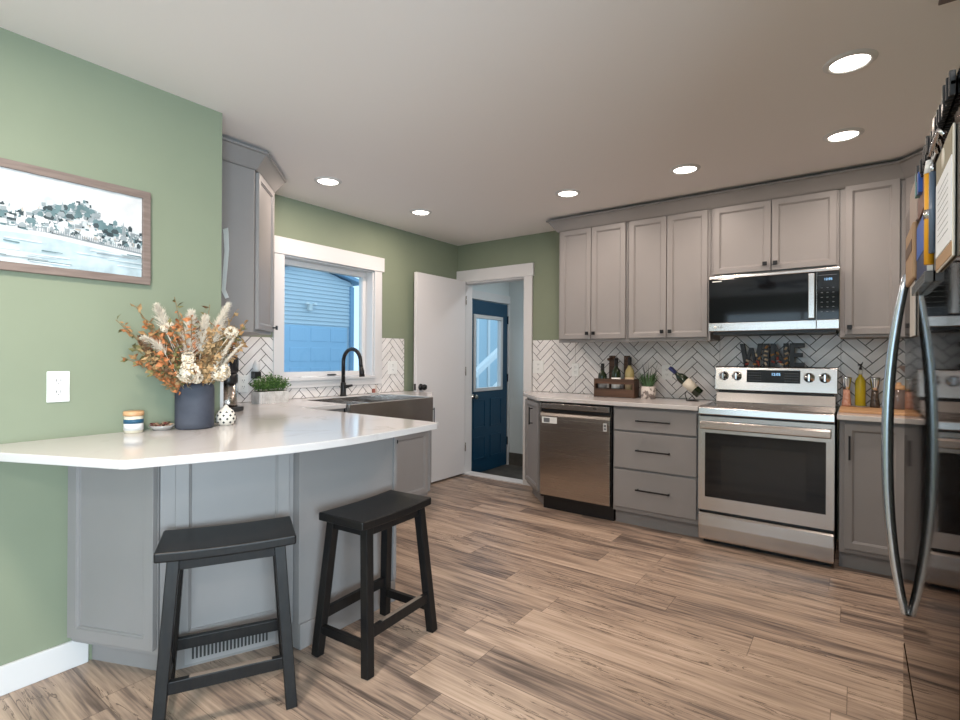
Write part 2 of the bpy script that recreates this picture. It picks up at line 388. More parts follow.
for nm, ax in (('window_2', 0), ('window_3', 1)):
    if ax == 0: t = thing(nm, 'wide dining window behind the camera', 'window', (-0.8, -3.28, 0.8)); a, hgt = 1.3, 1.35
    else: t = thing(nm, 'side dining window behind the camera', 'window', (2.69, -1.6, 0.45), PI/2); a, hgt = 1.1, 1.65
    t['kind'] = 'structure'; f = MB()
    for p in (-a, -0.025, a-0.05): f.box(p, p+0.05, -0.03, 0.03, 0, hgt)
    f.box(-a, a, -0.03, 0.03, 0, 0.05).box(-a, a, -0.03, 0.03, hgt-0.05, hgt)
    f.build('sash_frame', 'white', t)
    MB().box(-a, a, -0.002, 0.002, 0, hgt).build('pane', 'pane', t)
    s_ = MB()
    for k in range(13 if ax == 0 else 4): s_.box(-a+0.05, a-0.05, 0.035, 0.06, hgt-0.06-k*0.05, hgt-0.052-k*0.05)
    s_.build('blind', 'plastic_white', t)

# open white door leaf
d = thing('door_1', 'white interior door swung open against the window wall', 'door', (-3.36, 4.315, 0)); d['kind'] = 'structure'
MB().box(-0.02, 0.018, -0.745, 0.0, 0.018, 2.045).build('leaf', 'door_white', d, bevel=0.002)
k = MB().lathe([(0, -0.0), (0.031, 0.0), (0.031, 0.006), (0.012, 0.010), (0.011, 0.030), (0.024, 0.038), (0.029, 0.052), (0.024, 0.064), (0, 0.067)], (0.018, -0.69, 0.958), axis='x')
k.build('knob', 'black', d)
MB().box(-0.012, 0.010, -0.7475, -0.744, 0.93, 0.99).build('latch_plate', 'black', d)
hg = MB()
for z in (0.25, 1.05, 1.8): hg.tube([(0.022, 0.006, z), (0.022, 0.006, z+0.09)], 0.006, 8)
hg.build('hinge', 'brass', d)

# blue entry door
d = thing('door_2', 'deep blue entry door with a half window', 'door', (-3.635, BDY0, -0.115)); d['kind'] = 'structure'
LW, LH = BDY1-BDY0-0.006, 2.025
gy0, gy1, gz0, gz1 = 0.16, LW-0.15, 0.985, 1.83
b = MB().box(0, 0.042, 0.003, gy0, 0, LH).box(0, 0.042, gy1, LW, 0, LH).box(0, 0.042, gy0, gy1, 0, gz0).box(0, 0.042, gy0, gy1, gz1, LH)
for (a0, a1) in ((0.13, LW/2-0.05), (LW/2+0.05, LW-0.13)):
    for (c0, c1) in ((0.15, 0.42), (0.52, 0.86)):
        for q in range(4):
            e0, e1, e2, e3 = [(a0, a1, c0, c0+.02), (a0, a1, c1-.02, c1), (a0, a0+.02, c0, c1), (a1-.02, a1, c0, c1)][q]
            b.box(0.042, 0.050, e0, e1, e2, e3)
b.build('leaf', 'blue_door', d, bevel=0.003)
f = MB()
for q in ((gy0-.03, gy1+.03, gz0-.03, gz0+.012), (gy0-.03, gy1+.03, gz1-.012, gz1+.03), (gy0-.03, gy0+.012, gz0, gz1), (gy1-.012, gy1+.03, gz0, gz1)): f.box(-0.004, 0.056, *q)
f.build('window_frame', 'white', d, bevel=0.004)
MB().box(0.018, 0.024, gy0, gy1, gz0, gz1).build('pane', 'pane', d)
MB().lathe([(0, 0), (0.03, 0), (0.03, .006), (.012, .01), (.012, .03), (.026, .04), (.028, .052), (.02, .064), (0, .066)], (0.042, 0.13, 0.90), axis='x').build('knob', 'brass', d)
hg = MB()
for z in (0.25, 1.05, 1.78): hg.box(0.03, 0.054, LW-0.005, LW+0.012, z, z+0.10)
hg.build('hinge', 'black', d)

# ================================================================== OUTSIDE
def outside():
    mg = mat('outdoor_concrete', (0.35, 0.36, 0.36), 0.9)
    struct(MB().box(-30, -3.80, -4, 30, -0.42, -0.32).build('ground', mg), 'ground outside the window', 'ground')
    sid = mat('pale_blue_siding', (0.62, 0.68, 0.72), 0.7); gd = mat('garage_door_paint', (0.42, 0.60, 0.76), 0.6); trimm = mat('garage_trim', (0.25, 0.40, 0.55), 0.6)
    g = thing('garage_building', 'pale blue sided garage seen through the kitchen window', 'building', (-14.0, 9.97, -0.32))
    GZ = 0.32
    dt = 2.2+GZ; apex = 4.14+GZ; sl = 0.235; hwid = 1.76
    s = MB(); h = 0.125; z = dt+0.05; k = 0
    edge = lambda zz: min(hwid, max(0.0, (apex-zz)/sl))
    while z < apex-0.01:
        z1 = min(z+h, apex); a0, a1 = edge(z), edge(z1)
        s.add([(0.035, -a0, z), (0.035, a0, z), (0.0, a1, z1), (0.0, -a1, z1)], [(0, 1, 2, 3)])
        s.add([(0.0, -a0, z), (0.0, a0, z), (0.035, a0, z), (0.035, -a0, z)], [(0, 1, 2, 3)])
        z = z1
    s.box(-4, -0.001, -hwid, hwid, 0, dt+0.05+1.45)
    s.build('siding', sid, g, fix=False)
    s = MB().slab([(0.25, 0, apex+0.05), (0.25, hwid+0.3, apex+0.05-(hwid+0.3)*sl), (0.25, hwid+0.3, apex+0.16-(hwid+0.3)*sl), (0.25, 0, apex+0.16), (0.25, -hwid-0.3, apex+0.16-(hwid+0.3)*sl), (0.25, -hwid-0.3, apex+0.05-(hwid+0.3)*sl)], (-4.4, 0, 0))
    s.build('roof', trimm, g)
    s = MB().box(0.0, 0.05, -1.55, 1.5, 0, dt)
    for i in range(4):
        for j in range(4):
            y0 = -1.5+j*0.75; z0 = 0.06+i*dt/4
            s.box(0.05, 0.062, y0+0.06, y0+0.68, z0+0.08, z0+dt/4-0.12)
    s.build('garage_door', gd, g, bevel=0.006)
    MB().box(0.0, 0.09, 1.62, 1.76, 0, dt+1.4).build('downspout', trimm, g)
    l = MB().box(0.03, 0.14, -0.06, 0.06, 2.98+GZ-0.3, 3.18+GZ-0.3).lathe([(0, .08), (.05, .06), (.09, 0)], (0.14, -0.12, 2.86+GZ), 12).lathe([(0, .08), (.05, .06), (.09, 0)], (0.14, 0.14, 2.86+GZ), 12)
    l.build('floodlight', 'plastic_white', g)
    n = thing('neighbour_house', 'grey-blue house side and window beyond the blue door glass', 'building', (-9.5, 13.2, -0.32))
    MB().box(-0.4, 0, -3, 3.5, 0, 4.2).build('siding', mat('grey_blue_siding', (0.42, 0.52, 0.58), 0.8), n)  # siding in one even grey-blue
    s = MB()
    for y0 in (-1.6, -0.4, 0.9): s.box(0, 0.05, y0, y0+0.1, 0, 3.2).box(0, 0.05, y0+0.6, y0+0.7, 0, 3.2)
    s.build('window_trim', 'white', n)
    r = thing('porch_railing', 'white sloping porch rail outside the blue door', 'railing', (-5.0, 7.0, -0.32))
    s = MB().beam((0, -1.0, 0.9), (0, 1.0, 2.0), 0.09, 0.09).box(-0.05, 0.05, 0.95, 1.05, 0, 3.0).box(-0.05, 0.05, -1.05, -0.95, 0, 1.0).beam((0, -1.0, 0.35), (0, 1.0, 1.45), 0.05, 0.05)
    s.build('rail', 'white', r)
outside()

# ================================================================== BACKSPLASH
def clip(poly, ax, lim, keep_gt):
    out = []
    for i in range(len(poly)):
        a, b = poly[i], poly[(i+1) % len(poly)]
        ia = (a[ax] >= lim) == keep_gt; ib = (b[ax] >= lim) == keep_gt
        if ia: out.append(a)
        if ia != ib:
            t = (lim-a[ax])/(b[ax]-a[ax]); out.append((a[0]+t*(b[0]-a[0]), a[1]+t*(b[1]-a[1])))
    return out
def herringbone(mb, rect, phase, P0, n, grout=0.0026):
    P = lambda a, z, d_: P0(a, z, d_+0.0006)
    """rect (a0,a1,z0,z1); P maps (a,z,depth)->xyz"""
    a0, a1, z0, z1 = rect; w_, L_ = 0.0560, 0.2240; r = math.sqrt(0.5)
    mb.slot(1)
    vs = [P(a0, z0, 0.006), P(a1, z0, 0.006), P(a1, z1, 0.006), P(a0, z1, 0.006)]
    mb.add(vs+[P(a0, z0, 0), P(a1, z0, 0), P(a1, z1, 0), P(a0, z1, 0)], [(0, 1, 2, 3), (7, 6, 5, 4), (0, 1, 5, 4), (1, 2, 6, 5), (2, 3, 7, 6), (3, 0, 4, 7)])
    mb.slot(0)
    ca, cz = phase
    for i in range(-60, 61):
        for j in range(-40, 41):
            ou, ov = i*w_+j*L_, i*w_-j*L_
            px, pz = (ou-ov)*r+ca, (ou+ov)*r+cz
            if px < a0-0.6 or px > a1+0.6 or pz < z0-0.6 or pz > z1+0.6: continue
            for (u0, u1, v0, v1) in ((0, L_, 0, w_), (0, w_, w_, w_+L_)):
                q = [(ou+u0+grout, ov+v0+grout), (ou+u1-grout, ov+v0+grout), (ou+u1-grout, ov+v1-grout), (ou+u0+grout, ov+v1-grout)]
                q = [((u-v)*r+ca, (u+v)*r+cz) for u, v in q]
                for ax, lim, k in ((0, a0+.001, True), (0, a1-.001, False), (1, z0+.001, True), (1, z1-.001, False)):
                    q = clip(q, ax, lim, k)
                    if len(q) < 3: break
                if len(q) < 3: continue
                m = len(q)
                mb.add([P(a, z, 0.0085) for a, z in q]+[P(a, z, 0.006) for a, z in q], [tuple(range(m))]+[(s, (s+1) % m, m+(s+1) % m, m+s) for s in range(m)])
    return mb
mb = MB()
for r_ in ((-2.53, -2.078, CT+0.001, 1.412), (-2.078, -0.856, CT+0.001, 1.3835), (-0.856, -0.086, CT+0.001, 1.425), (-0.086, 0.89, CT+0.001, 1.3835)):
    herringbone(mb, r_, (-2.13, 1.22), lambda a, z, d_: (a, YB-d_, z), None)
tag(mb.build('backsplash', ['tile', 'grout']), 'white herringbone tile backsplash behind the range and right-hand counter', 'backsplash')
mb = MB(); Pw = lambda a, z, d_: (XW+d_, a, z)
herringbone(mb, (1.31, 2.17, CT+0.001, 1.383), (1.95, 1.26), Pw, None)
herringbone(mb, (2.172, 3.235, CT+0.001, 0.999), (1.95, 1.26), Pw, None)
herringbone(mb, (3.237, 3.525, CT+0.001, 1.415), (1.95, 1.26), Pw, None)
tag(mb.build('backsplash', ['tile', 'grout']), 'white herringbone tile backsplash around and below the kitchen window', 'backsplash')
mb = herringbone(MB(), (XW+0.012, XL-0.012, CT+0.001, 1.383), (-3.0, 1.2), lambda a, z, d_: (a, 1.30+d_, z), None)
tag(mb.build('backsplash', ['tile', 'grout']), 'tile backsplash hidden around the end of the green wall', 'backsplash')
struct(MB().box(XL-0.012, XL+0.003, 1.296, 1.312, CT+0.001, 1.383).build('trim_6', 'white'), 'white tile edging strip at the end of the green wall', 'trim')

# ================================================================== CABINETS
def shaker(x0, x1, z0, z1, y, th=0.020, rail=0.055, flat=False):
    """door panel in local frame, front at -y side: front face at y-th"""
    bm = bmesh.new()
    bmesh.ops.create_cube(bm, size=1)
    for v in bm.verts:
        v.co = Vector(((x0+x1)/2+v.co.x*(x1-x0), y-th/2+v.co.y*th, (z0+z1)/2+v.co.z*(z1-z0)))
    bm.faces.ensure_lookup_table()
    if not flat:
        fr = min(bm.faces, key=lambda q: q.calc_center_median().y)
        bmesh.ops.inset_region(bm, faces=[fr], thickness=rail, depth=0)
        bmesh.ops.inset_region(bm, faces=[fr], thickness=0.002, depth=-0.005)
        bmesh.ops.inset_region(bm, faces=[fr], thickness=0.007, depth=-0.0015)
        bmesh.ops.inset_region(bm, faces=[fr], thickness=0.002, depth=-0.006)
    return bm
def bm_obj(bm, name, m, parent, bevel=0.0018):
    me = bpy.data.meshes.new(name); bmesh.ops.recalc_face_normals(bm, faces=bm.faces); bm.to_mesh(me); bm.free(); me.materials.append(M[m])
    o = bpy.data.objects.new(name, me); COL.objects.link(o); o.parent = parent
    b = o.modifiers.new('bevel', 'BEVEL'); b.width = bevel; b.segments = 2; b.limit_method = 'ANGLE'; b.angle_limit = math.radians(50)
    return o
def knob(parent, x, y, z):
    k = MB().tube([(x, y, z), (x, y-0.016, z)], 0.005, 10).box(x-0.0135, x+0.0135, y-0.026, y-0.016, z-0.0135, z+0.0135)
    return k.build('knob', 'black', parent, bevel=0.0015)
def pull(parent, a, b, y):
    """bar pull between (x,z) points"""
    (xa, za), (xb, zb) = a, b
    k = MB().beam((xa, y-0.03, za), (xb, y-0.03, zb), 0.010, 0.010, (0, 1, 0))
    dx, dz = (xb-xa), (zb-za); L_ = math.hypot(dx, dz); ux, uz = dx/L_*0.012, dz/L_*0.012
    k.beam((xa+ux, y, za+uz), (xa+ux, y-0.03, za+uz), 0.009, 0.009).beam((xb-ux, y, zb-uz), (xb-ux, y-0.03, zb-uz), 0.009, 0.009)
    return k.build('handle', 'black', parent, bevel=0.001)

UY = 3.998   # upper carcass front plane
UZ0, UZ1 = 1.385, 2.345
G_UP = 'grey upper cabinets on the back wall'
def upper(x0, x1, z0, doors, label, knobs):
    t = thing('upper_cabinet', label, 'cabinet', (x0, UY, 0), 0, G_UP); w_ = x1-x0
    MB().box(0, w_, 0, YB-UY-0.001, z0, UZ1).build('body', 'cab', t, bevel=0.001)
    for (a, b_, za, zb), kx in zip(doors, knobs):
        dd = bm_obj(shaker(a-x0, b_-x0, za, zb, -0.0015), 'door', 'cab', t)
        knob(dd, kx-x0, -0.0215, za+0.045)
    return t
dz0, dz1 = 1.402, 2.322
upper(-2.075, -1.465, UZ0, [(-2.055, -1.775, dz0, dz1), (-1.769, -1.482, dz0, dz1)], 'leftmost grey upper cabinet beside the green wall, two tall shaker doors', (-1.80, -1.742))
upper(-1.463, -0.855, UZ0, [(-1.452, -1.165, dz0, dz1), (-1.159, -0.872, dz0, dz1)], 'grey two-door upper cabinet just left of the microwave, above the bottle crate', (-1.19, -1.132))
upper(-0.853, -0.090, 1.825, [(-0.832, -0.472, 1.846, dz1), (-0.466, -0.104, 1.846, dz1)], 'short grey two-door upper cabinet directly above the microwave', (-0.505, -0.443))
upper(-0.088, 0.235, UZ0, [(-0.062, 0.208, dz0, 2.338)], 'grey single-door upper cabinet between the microwave and the refrigerator', (-0.035,))
# diagonal corner upper at right
t = thing('upper_cabinet', 'grey corner upper cabinet behind the refrigerator handle, turned diagonally', 'cabinet', (0.237, UY, 0), 0, None)
MB().prism([(0, 0), (0, YB-UY-0.001), (0.66, YB-UY-0.001), (0.66, -0.38), (0.30, -0.38)], UZ0, UZ1).build('body', 'cab', t, bevel=0.001)
ang = math.atan2(-0.38, 0.30); Ld = math.hypot(0.38, 0.30)
bm = shaker(0.02, Ld-0.02, dz0, dz1, -0.0015); bmesh.ops.transform(bm, matrix=Matrix.Rotation(ang, 4, 'Z'), verts=bm.verts)
dd = bm_obj(bm, 'door', 'cab', t)
k = MB().tube([(0.06, -0.02, 1.70), (0.06, -0.04, 1.70)], 0.005, 10).box(0.0465, 0.0735, -0.052, -0.04, 1.6865, 1.7135); k.xform(Matrix.Rotation(ang, 4, 'Z')); k.build('knob', 'black', dd)
# crown
cr = MB(); prof = [(0.0, 2.325), (0.012, 2.325), (0.022, 2.335), (0.072, 2.405), (0.085, 2.408), (0.085, 2.420), (0.0, 2.420)]
def sweep(mb, path, prof, closed=False):
    """path of xy points, profile (outward offset, z); outward is to the right of travel"""
    n = len(path); rings = []
    for i in range(n):
        p = Vector(path[i]); a = (Vector(path[i])-Vector(path[i-1])).normalized() if i else None; b_ = (Vector(path[i+1])-p).normalized() if i < n-1 else None
        na = Vector((a.y, -a.x)) if a else None; nb = Vector((b_.y, -b_.x)) if b_ else None
        if na and nb: m_ = (na+nb).normalized(); m_ = m_/max(0.3, m_.dot(na))
        else: m_ = na or nb
        rings.append([(p.x+m_.x*o, p.y+m_.y*o, z) for o, z in prof])
    m = len(prof); vs = [v for r in rings for v in r]; fs = []
    for i in range(n-1):
        for j in range(m): fs.append((i*m+j, i*m+(j+1) % m, (i+1)*m+(j+1) % m, (i+1)*m+j))
    fs += [tuple(range(m)), tuple((n-1)*m+j for j in range(m))[::-1]]
    return mb.add(vs, fs)
sweep(cr, [(-2.076, YB-0.001), (-2.076, UY-0.001), (0.237, UY-0.001), (0.537, UY-0.381), (0.897, UY-0.381)], prof)
tag(cr.build('crown_moulding', 'cab', bevel=0.001), 'grey crown moulding along the top of the back wall cabinets', 'moulding')
# light rail under uppers
tag(MB().box(-2.075, -0.857, UY+0.002, UY+0.018, UZ0-0.012, UZ0-0.0005).build('light_rail', 'cab'), 'thin grey rail under the two upper cabinets left of the microwave', 'moulding')

# corner upper at the window wall
t = thing('upper_cabinet', 'grey diagonal corner upper cabinet between the green wall end and the window', 'cabinet', (XW, 1.30, 0))
cw, cd = 0.640, 0.345
MB().prism([(0.001, 0.001), (cw, 0.001), (cw, cd), (cd, cw), (0.001, cw)], UZ0, UZ1).build('body', 'cab', t, bevel=0.001)
q = MB().box(0, 1, 0, 1, 0, 1)
o1 = Vector((cw, cd, 0)); dirv = Vector((cd-cw, cw-cd, 0)); Lg = dirv.length; ang = math.atan2(dirv.y, dirv.x)
bm = shaker(0.030, Lg-0.012, dz0, dz1, 0.0, rail=0.05)
# local -y must face outward (+x,+y): run x from far to near end
R = Matrix.Translation((cd, cw, 0)) @ Matrix.Rotation(math.atan2(-(cw-cd), cw-cd)+PI, 4, 'Z') @ Matrix.Translation((-Lg, 0, 0))
nrm = (R.to_3x3() @ Vector((0, -1, 0)))
if nrm.x+nrm.y < 0:
    R = Matrix.Translation((cd, cw, 0)) @ Matrix.Rotation(math.atan2(cd-cw, cw-cd), 4, 'Z')
    bmesh.ops.transform(bm, matrix=Matrix.Identity(4), verts=bm.verts)
nrm = (R.to_3x3() @ Vector((0, -1, 0)))
bmesh.ops.transform(bm, matrix=R, verts=bm.verts)
dd = bm_obj(bm, 'door', 'cab', t)
xk = min([0.045, Lg-0.045], key=lambda x_: (R @ Vector((x_, 0, 0))).x)
k = MB().tube([(xk, -0.02, 1.43), (xk, -0.04, 1.43)], 0.005, 10).box(xk-0.0135, xk+0.0135, -0.05, -0.04, 1.4165, 1.4435); k.xform(R); k.build('knob', 'black', dd, bevel=0.0015)
cr = MB(); sweep(cr, [(XW+cw, 1.301), (XW+cw, 1.30+cd), (XW+cd, 1.30+cw), (XW+0.001, 1.30+cw)], prof)
cr2 = cr
tag(cr.build('crown_moulding', 'cab', bevel=0.001), 'grey crown moulding atop the corner cabinet by the window', 'moulding')

# ---- base cabinets, back run
BY = 3.74    # carcass front
G_B = 'grey base cabinets of the back run'
def toe(mb, x0, x1, dep=0.07): return mb.box(x0, x1, dep, YB-BY-0.001, 0.0, 0.105)
t = thing('base_cabinet', 'grey three-drawer base cabinet between dishwasher and range', 'cabinet', (-1.478, BY, 0), 0, G_B)
b = MB().box(0, 0.612, 0, YB-BY-0.001, 0.105, CB-0.001); b.build('body', 'cab', t, bevel=0.001)
MB().box(0.0, 0.612, 0.055, YB-BY-0.001, 0, 0.105).build('toe_kick', 'cab', t)
for z0, z1 in ((0.712, 0.868), (0.432, 0.697), (0.140, 0.417)):
    dd = bm_obj(shaker(0.012, 0.600, z0, z1, -0.0015, flat=True), 'drawer', 'cab', t, bevel=0.003)
    zc = (z0+z1)/2+(0.01 if z1 < 0.8 else 0); pull(dd, (0.185, zc), (0.430, zc), -0.0215)
t = thing('base_cabinet', 'grey single-door base cabinet right of the range', 'cabinet', (-0.080, BY, 0), 0, G_B)
MB().box(0, 0.325, 0, YB-BY-0.001, 0.105, CB-0.001).build('body', 'cab', t, bevel=0.001)
MB().box(0, 0.325, 0.055, YB-BY-0.001, 0, 0.105).build('toe_kick', 'cab', t)
dd = bm_obj(shaker(0.025, 0.300, 0.135, 0.868, -0.0015), 'door', 'cab', t); pull(dd, (0.050, 0.66), (0.050, 0.80), -0.0215)
t = thing('base_cabinet', 'grey corner base cabinet mostly hidden behind the refrigerator', 'cabinet', (0.247, BY, 0))
MB().prism([(0, 0), (0, 0.599), (0.65, 0.599), (0.65, -0.60), (0.10, -0.60), (0.10, -0.10)], 0.105, CB-0.001).build('body', 'cab', t, bevel=0.001)
MB().prism([(0, 0.055), (0, 0.599), (0.65, 0.599), (0.65, -0.60), (0.155, -0.60), (0.155, -0.07)], 0, 0.105).build('toe_kick', 'cab', t)
# angled end cabinet at doorway
ax0, ay0, ax1, ay1 = -2.108, 3.74, -2.435, 4.075
t = thing('base_cabinet', 'narrow angled grey base cabinet beside the doorway, black pull at its top', 'cabinet', (ax1, ay1, 0), math.atan2(ay0-ay1, ax0-ax1))
La = math.hypot(ax0-ax1, ay0-ay1); ca_, sa_ = math.cos(-math.atan2(ay0-ay1, ax0-ax1)), math.sin(-math.atan2(ay0-ay1, ax0-ax1))
loc = lambda x, y: ((x-ax1)*ca_-(y-ay1)*sa_, (x-ax1)*sa_+(y-ay1)*ca_)
MB().prism([loc(*p) for p in ((ax1, ay1), (ax0, ay0), (ax0, YB-0.011), (ax1, YB-0.011))], 0.105, CB-0.001).build('body', 'cab', t, bevel=0.001)
MB().prism([loc(*p) for p in ((ax1+0.04, ay1+0.04), (ax0, ay0+0.075), (ax0, YB-0.02), (ax1+0.04, YB-0.02))], 0, 0.105).build('toe_kick', 'cab', t)
dd = bm_obj(shaker(0.012, La-0.012, 0.135, 0.868, -0.0015), 'door', 'cab', t); pull(dd, (La*0.62, 0.67), (La*0.62, 0.82), -0.0215)

# ---- dishwasher
t = thing('dishwasher', 'stainless dishwasher under the counter left of the drawers', 'dishwasher', (-2.100, BY, 0))
MB().box(0.003, 0.610, 0.0, 0.58, 0.105, 0.878).build('body', 'blackp', t)
MB().box(0.003, 0.610, 0.045, 0.50, 0.0, 0.105).build('toe_kick', 'blackp', t)
d_ = MB(); nseg = 10
pr = [(-0.030, 0.128), (-0.036, 0.30), (-0.038, 0.50), (-0.038, 0.74), (-0.036, 0.775), (-0.028, 0.795), (-0.014, 0.805), (0.0, 0.806), (0.0, 0.128)]
d_.slab([(0.010, y, z) for y, z in pr], (0.596, 0, 0)); d_.build('door', 'steel_dark', t, bevel=0.002)
MB().box(0.010, 0.600, -0.034, 0.0, 0.832, 0.874).build('control_strip', 'steel', t, bevel=0.002)
MB().box(0.010, 0.600, -0.008, 0.0, 0.806, 0.832).build('pocket', 'blackp', t)
lb = MB().box(0.03, 0.165, -0.0392, -0.0375, 0.715, 0.765); lb.build('label_sticker', 'plastic_white', t)
st2 = MB().box(0.045, 0.10, -0.0397, -0.0390, 0.722, 0.757).build('label_print', 'print', t)
lg = MB().box(0.555, 0.585, -0.0392, -0.0375, 0.69, 0.75).build('rating_sticker', mat('grey_sticker', (0.55, 0.55, 0.54), 0.5), t)
MB().box(0.560, 0.580, -0.0397, -0.0390, 0.70, 0.715).box(0.560, 0.580, -0.0397, -0.0390, 0.722, 0.740).build('rating_print', 'print', t)
MB().box(0.47, 0.50, -0.0346, -0.0338, 0.85, 0.858).build('indicator', 'slot', t)

# ---- range
RX0, RX1, RY = -0.860, -0.098, 3.69
t = thing('range', 'stainless electric range with a black oven window and four knobs', 'oven', (RX0, RY, 0)); rw = RX1-RX0
MB().box(0.004, rw-0.004, 0.03, 0.575, 0.035, 0.905).build('body', 'blackp', t)
MB().box(0.02, rw-0.02, 0.07, 0.55, 0.0, 0.035).build('base', 'blackp', t)
dw = MB().slab([(0.003, y, z) for y, z in ((0.03, 0.035), (0.006, 0.035), (-0.004, 0.05), (-0.008, 0.13), (-0.004, 0.200), (0.006, 0.214), (0.03, 0.214))], (rw-0.006, 0, 0))
dw.build('drawer', 'steel', t, bevel=0.003)
od = MB(); z0, z1 = 0.236, 0.860; wx0, wx1, wz0, wz1 = 0.045, rw-0.045, 0.325, 0.752
for q in ((0.003, rw-0.003, z0, wz0), (0.003, rw-0.003, wz1, z1), (0.003, wx0, wz0, wz1), (wx1, rw-0.003, wz0, wz1)): od.box(q[0], q[1], -0.012, 0.03, q[2], q[3])
odo = od.build('oven_door', 'steel', t)
MB().box(wx0-0.001, wx1+0.001, -0.0125, 0.02, wz0-0.001, wz1+0.001).build('window', 'glass_black', odo, bevel=0.001)
MB().box(wx0+0.10, wx1-0.10, -0.0132, -0.0124, wz0+0.06, wz1-0.075).build('inner_window', mat('oven_inner_glass', (0.010, 0.009, 0.008), 0.08), odo)
hd = MB().slab([(0.02, y, z) for y, z in ((-0.048, 0.778), (-0.056, 0.785), (-0.058, 0.820), (-0.050, 0.832), (-0.036, 0.832), (-0.034, 0.785))], (rw-0.04, 0, 0))
hd.box(0.03, 0.06, -0.04, -0.012, 0.785, 0.830).box(rw-0.06, rw-0.03, -0.04, -0.012, 0.785, 0.830)
hd.build('handle', 'steel', odo, bevel=0.003)
tp = MB().slab([(0.003, y, z) for y, z in ((0.04, 0.870), (-0.012, 0.870), (-0.018, 0.876), (-0.014, 0.916), (0.0, 0.926), (0.04, 0.927))], (rw-0.006, 0, 0))
tp.build('front_trim', 'steel', t, bevel=0.002)
MB().box(0.003, rw-0.003, 0.02, 0.50, 0.905, 0.927).build('cooktop', 'cooktop', t, bevel=0.002)
for (cx_, cy_, rr) in ((0.19, 0.16, 0.11), (0.57, 0.16, 0.095), (0.19, 0.37, 0.075), (0.57, 0.37, 0.09)):
    MB().lathe([(rr-0.002, 0.9272), (rr, 0.9275), (rr+0.002, 0.9272)], (cx_, cy_, 0), 40).build('burner_ring', 'print', t)
bp_ = MB().slab([(0.012, y, z) for y, z in ((0.560, 0.927), (0.478, 0.927), (0.498, 0.995), (0.560, 0.995))], (rw-0.024, 0, 0)); bp_.build('riser', 'steel', t, bevel=0.002)
MB().box(0.02, rw-0.02, 0.515, 0.550, 0.994, 1.010).build('vent_slot', 'blackp', t)
cp = MB().slab([(0.002, y, z) for y, z in ((0.560, 1.006), (0.488, 1.006), (0.482, 1.015), (0.502, 1.182), (0.510, 1.189), (0.560, 1.189))], (rw-0.004, 0, 0))
cpo = cp.build('control_panel', 'steel', t, bevel=0.003)
def onp(x, z, off=0.0): # point on the tilted control face
    return (x, 0.482+(z-1.015)*0.02/0.17-off, z)
dsp = MB().slab([onp(0.215, 1.075, .0005), onp(0.548, 1.075, .0005), onp(0.548, 1.165, .0005), onp(0.215, 1.165, .0005)], (0, -0.002, 0)); dso = dsp.build('display', 'glass_black', cpo)
text('clock', '12:05', 0.026, 'lcd', dso, onp(0.40, 1.135, .0032), (1, 0, 0), (0, 0.02, 0.17))
for xx in (0.228, 0.455):
  for i in range(6):
    g = MB()
    for j in range(4):
        if True:
            g.slab([onp(xx+i*0.0145, 1.088+j*0.018, .003), onp(xx+i*0.0145+0.008, 1.088+j*0.018, .003), onp(xx+i*0.0145+0.008, 1.092+j*0.018, .003), onp(xx+i*0.0145, 1.092+j*0.018, .003)], (0, -0.0004, 0))
    g.build('touch_mark_column', 'print', dso)
for kx in (0.062, 0.150, 0.600, 0.690):
    c_ = onp(kx, 1.118)
    kk = MB().lathe([(0, 0.0), (0.033, 0.0), (0.033, -0.008), (0.030, -0.012), (0, -0.012)], c_, 28, 'y').build('knob', 'chrome', cpo)
    MB().lathe([(0.0, -0.012), (0.027, -0.012), (0.025, -0.030), (0.0, -0.031)], c_, 28, 'y').build('knob_face', 'steel', kk)
    MB().box(c_[0]-0.006, c_[0]+0.006, c_[1]-0.040, c_[1]-0.028, c_[2]-0.024, c_[2]+0.024).build('knob_grip', 'chrome', kk, bevel=0.002)

# ---- microwave
MX0, MX1, MY, MZ0, MZ1 = -0.845, -0.085, 3.925, 1.425, 1.822
t = thing('microwave', 'stainless over-the-range microwave with black glass door', 'microwave', (MX0, MY, MZ0-0.002)); mw, mh = MX1-MX0, MZ1-MZ0
MB().box(0, mw, 0.0, YB-MY-0.01, 0.012, mh).build('body', 'steel_dark', t, bevel=0.003)
MB().box(0.02, mw-0.02, 0.02, YB-MY-0.03, -0.008, 0.012).build('vent_grille', 'blackp', t)
dx = 0.640
MB().box(0.002, dx-0.002, -0.032, 0.0, 0.071, mh-0.023).build('door_glass', 'glass_black', t, bevel=0.002)
MB().box(dx+0.001, mw-0.002, -0.032, 0.0, 0.071, mh-0.023).build('control_panel', 'glass_black', t, bevel=0.002)
MB().box(0.002, dx-0.002, -0.034, 0.0, 0.014, 0.070).box(dx+0.001, mw-0.002, -0.034, 0.0, 0.014, 0.070).build('lower_trim', 'steel', t, bevel=0.002)
MB().box(0.0, mw, -0.034, 0.0, mh-0.022, mh).build('upper_trim', 'steel', t, bevel=0.004)
hm = MB().slab([(x, -0.034, 0.095) for x in (0.575, 0.612)]+[(0.612, -0.060, 0.105), (0.575, -0.060, 0.105)], (0, 0, 0.012))
hm = MB().box(0.596, 0.632, -0.064, -0.052, 0.080, mh-0.032).box(0.600, 0.628, -0.054, -0.032, 0.085, 0.105).box(0.600, 0.628, -0.054, -0.032, mh-0.055, mh-0.035)
hm.build('handle', 'steel', t, bevel=0.004)
text('clock', '12:05', 0.020, 'lcd', t, (0.700, -0.0325, 0.325), (1, 0, 0), (0, 0, 1))
for i in range(3):
    for j in range(6): MB().box(0.662+i*0.030, 0.672+i*0.030, -0.0328, -0.0322, 0.12+j*0.03, 0.1235+j*0.03).build('button', 'print', t)
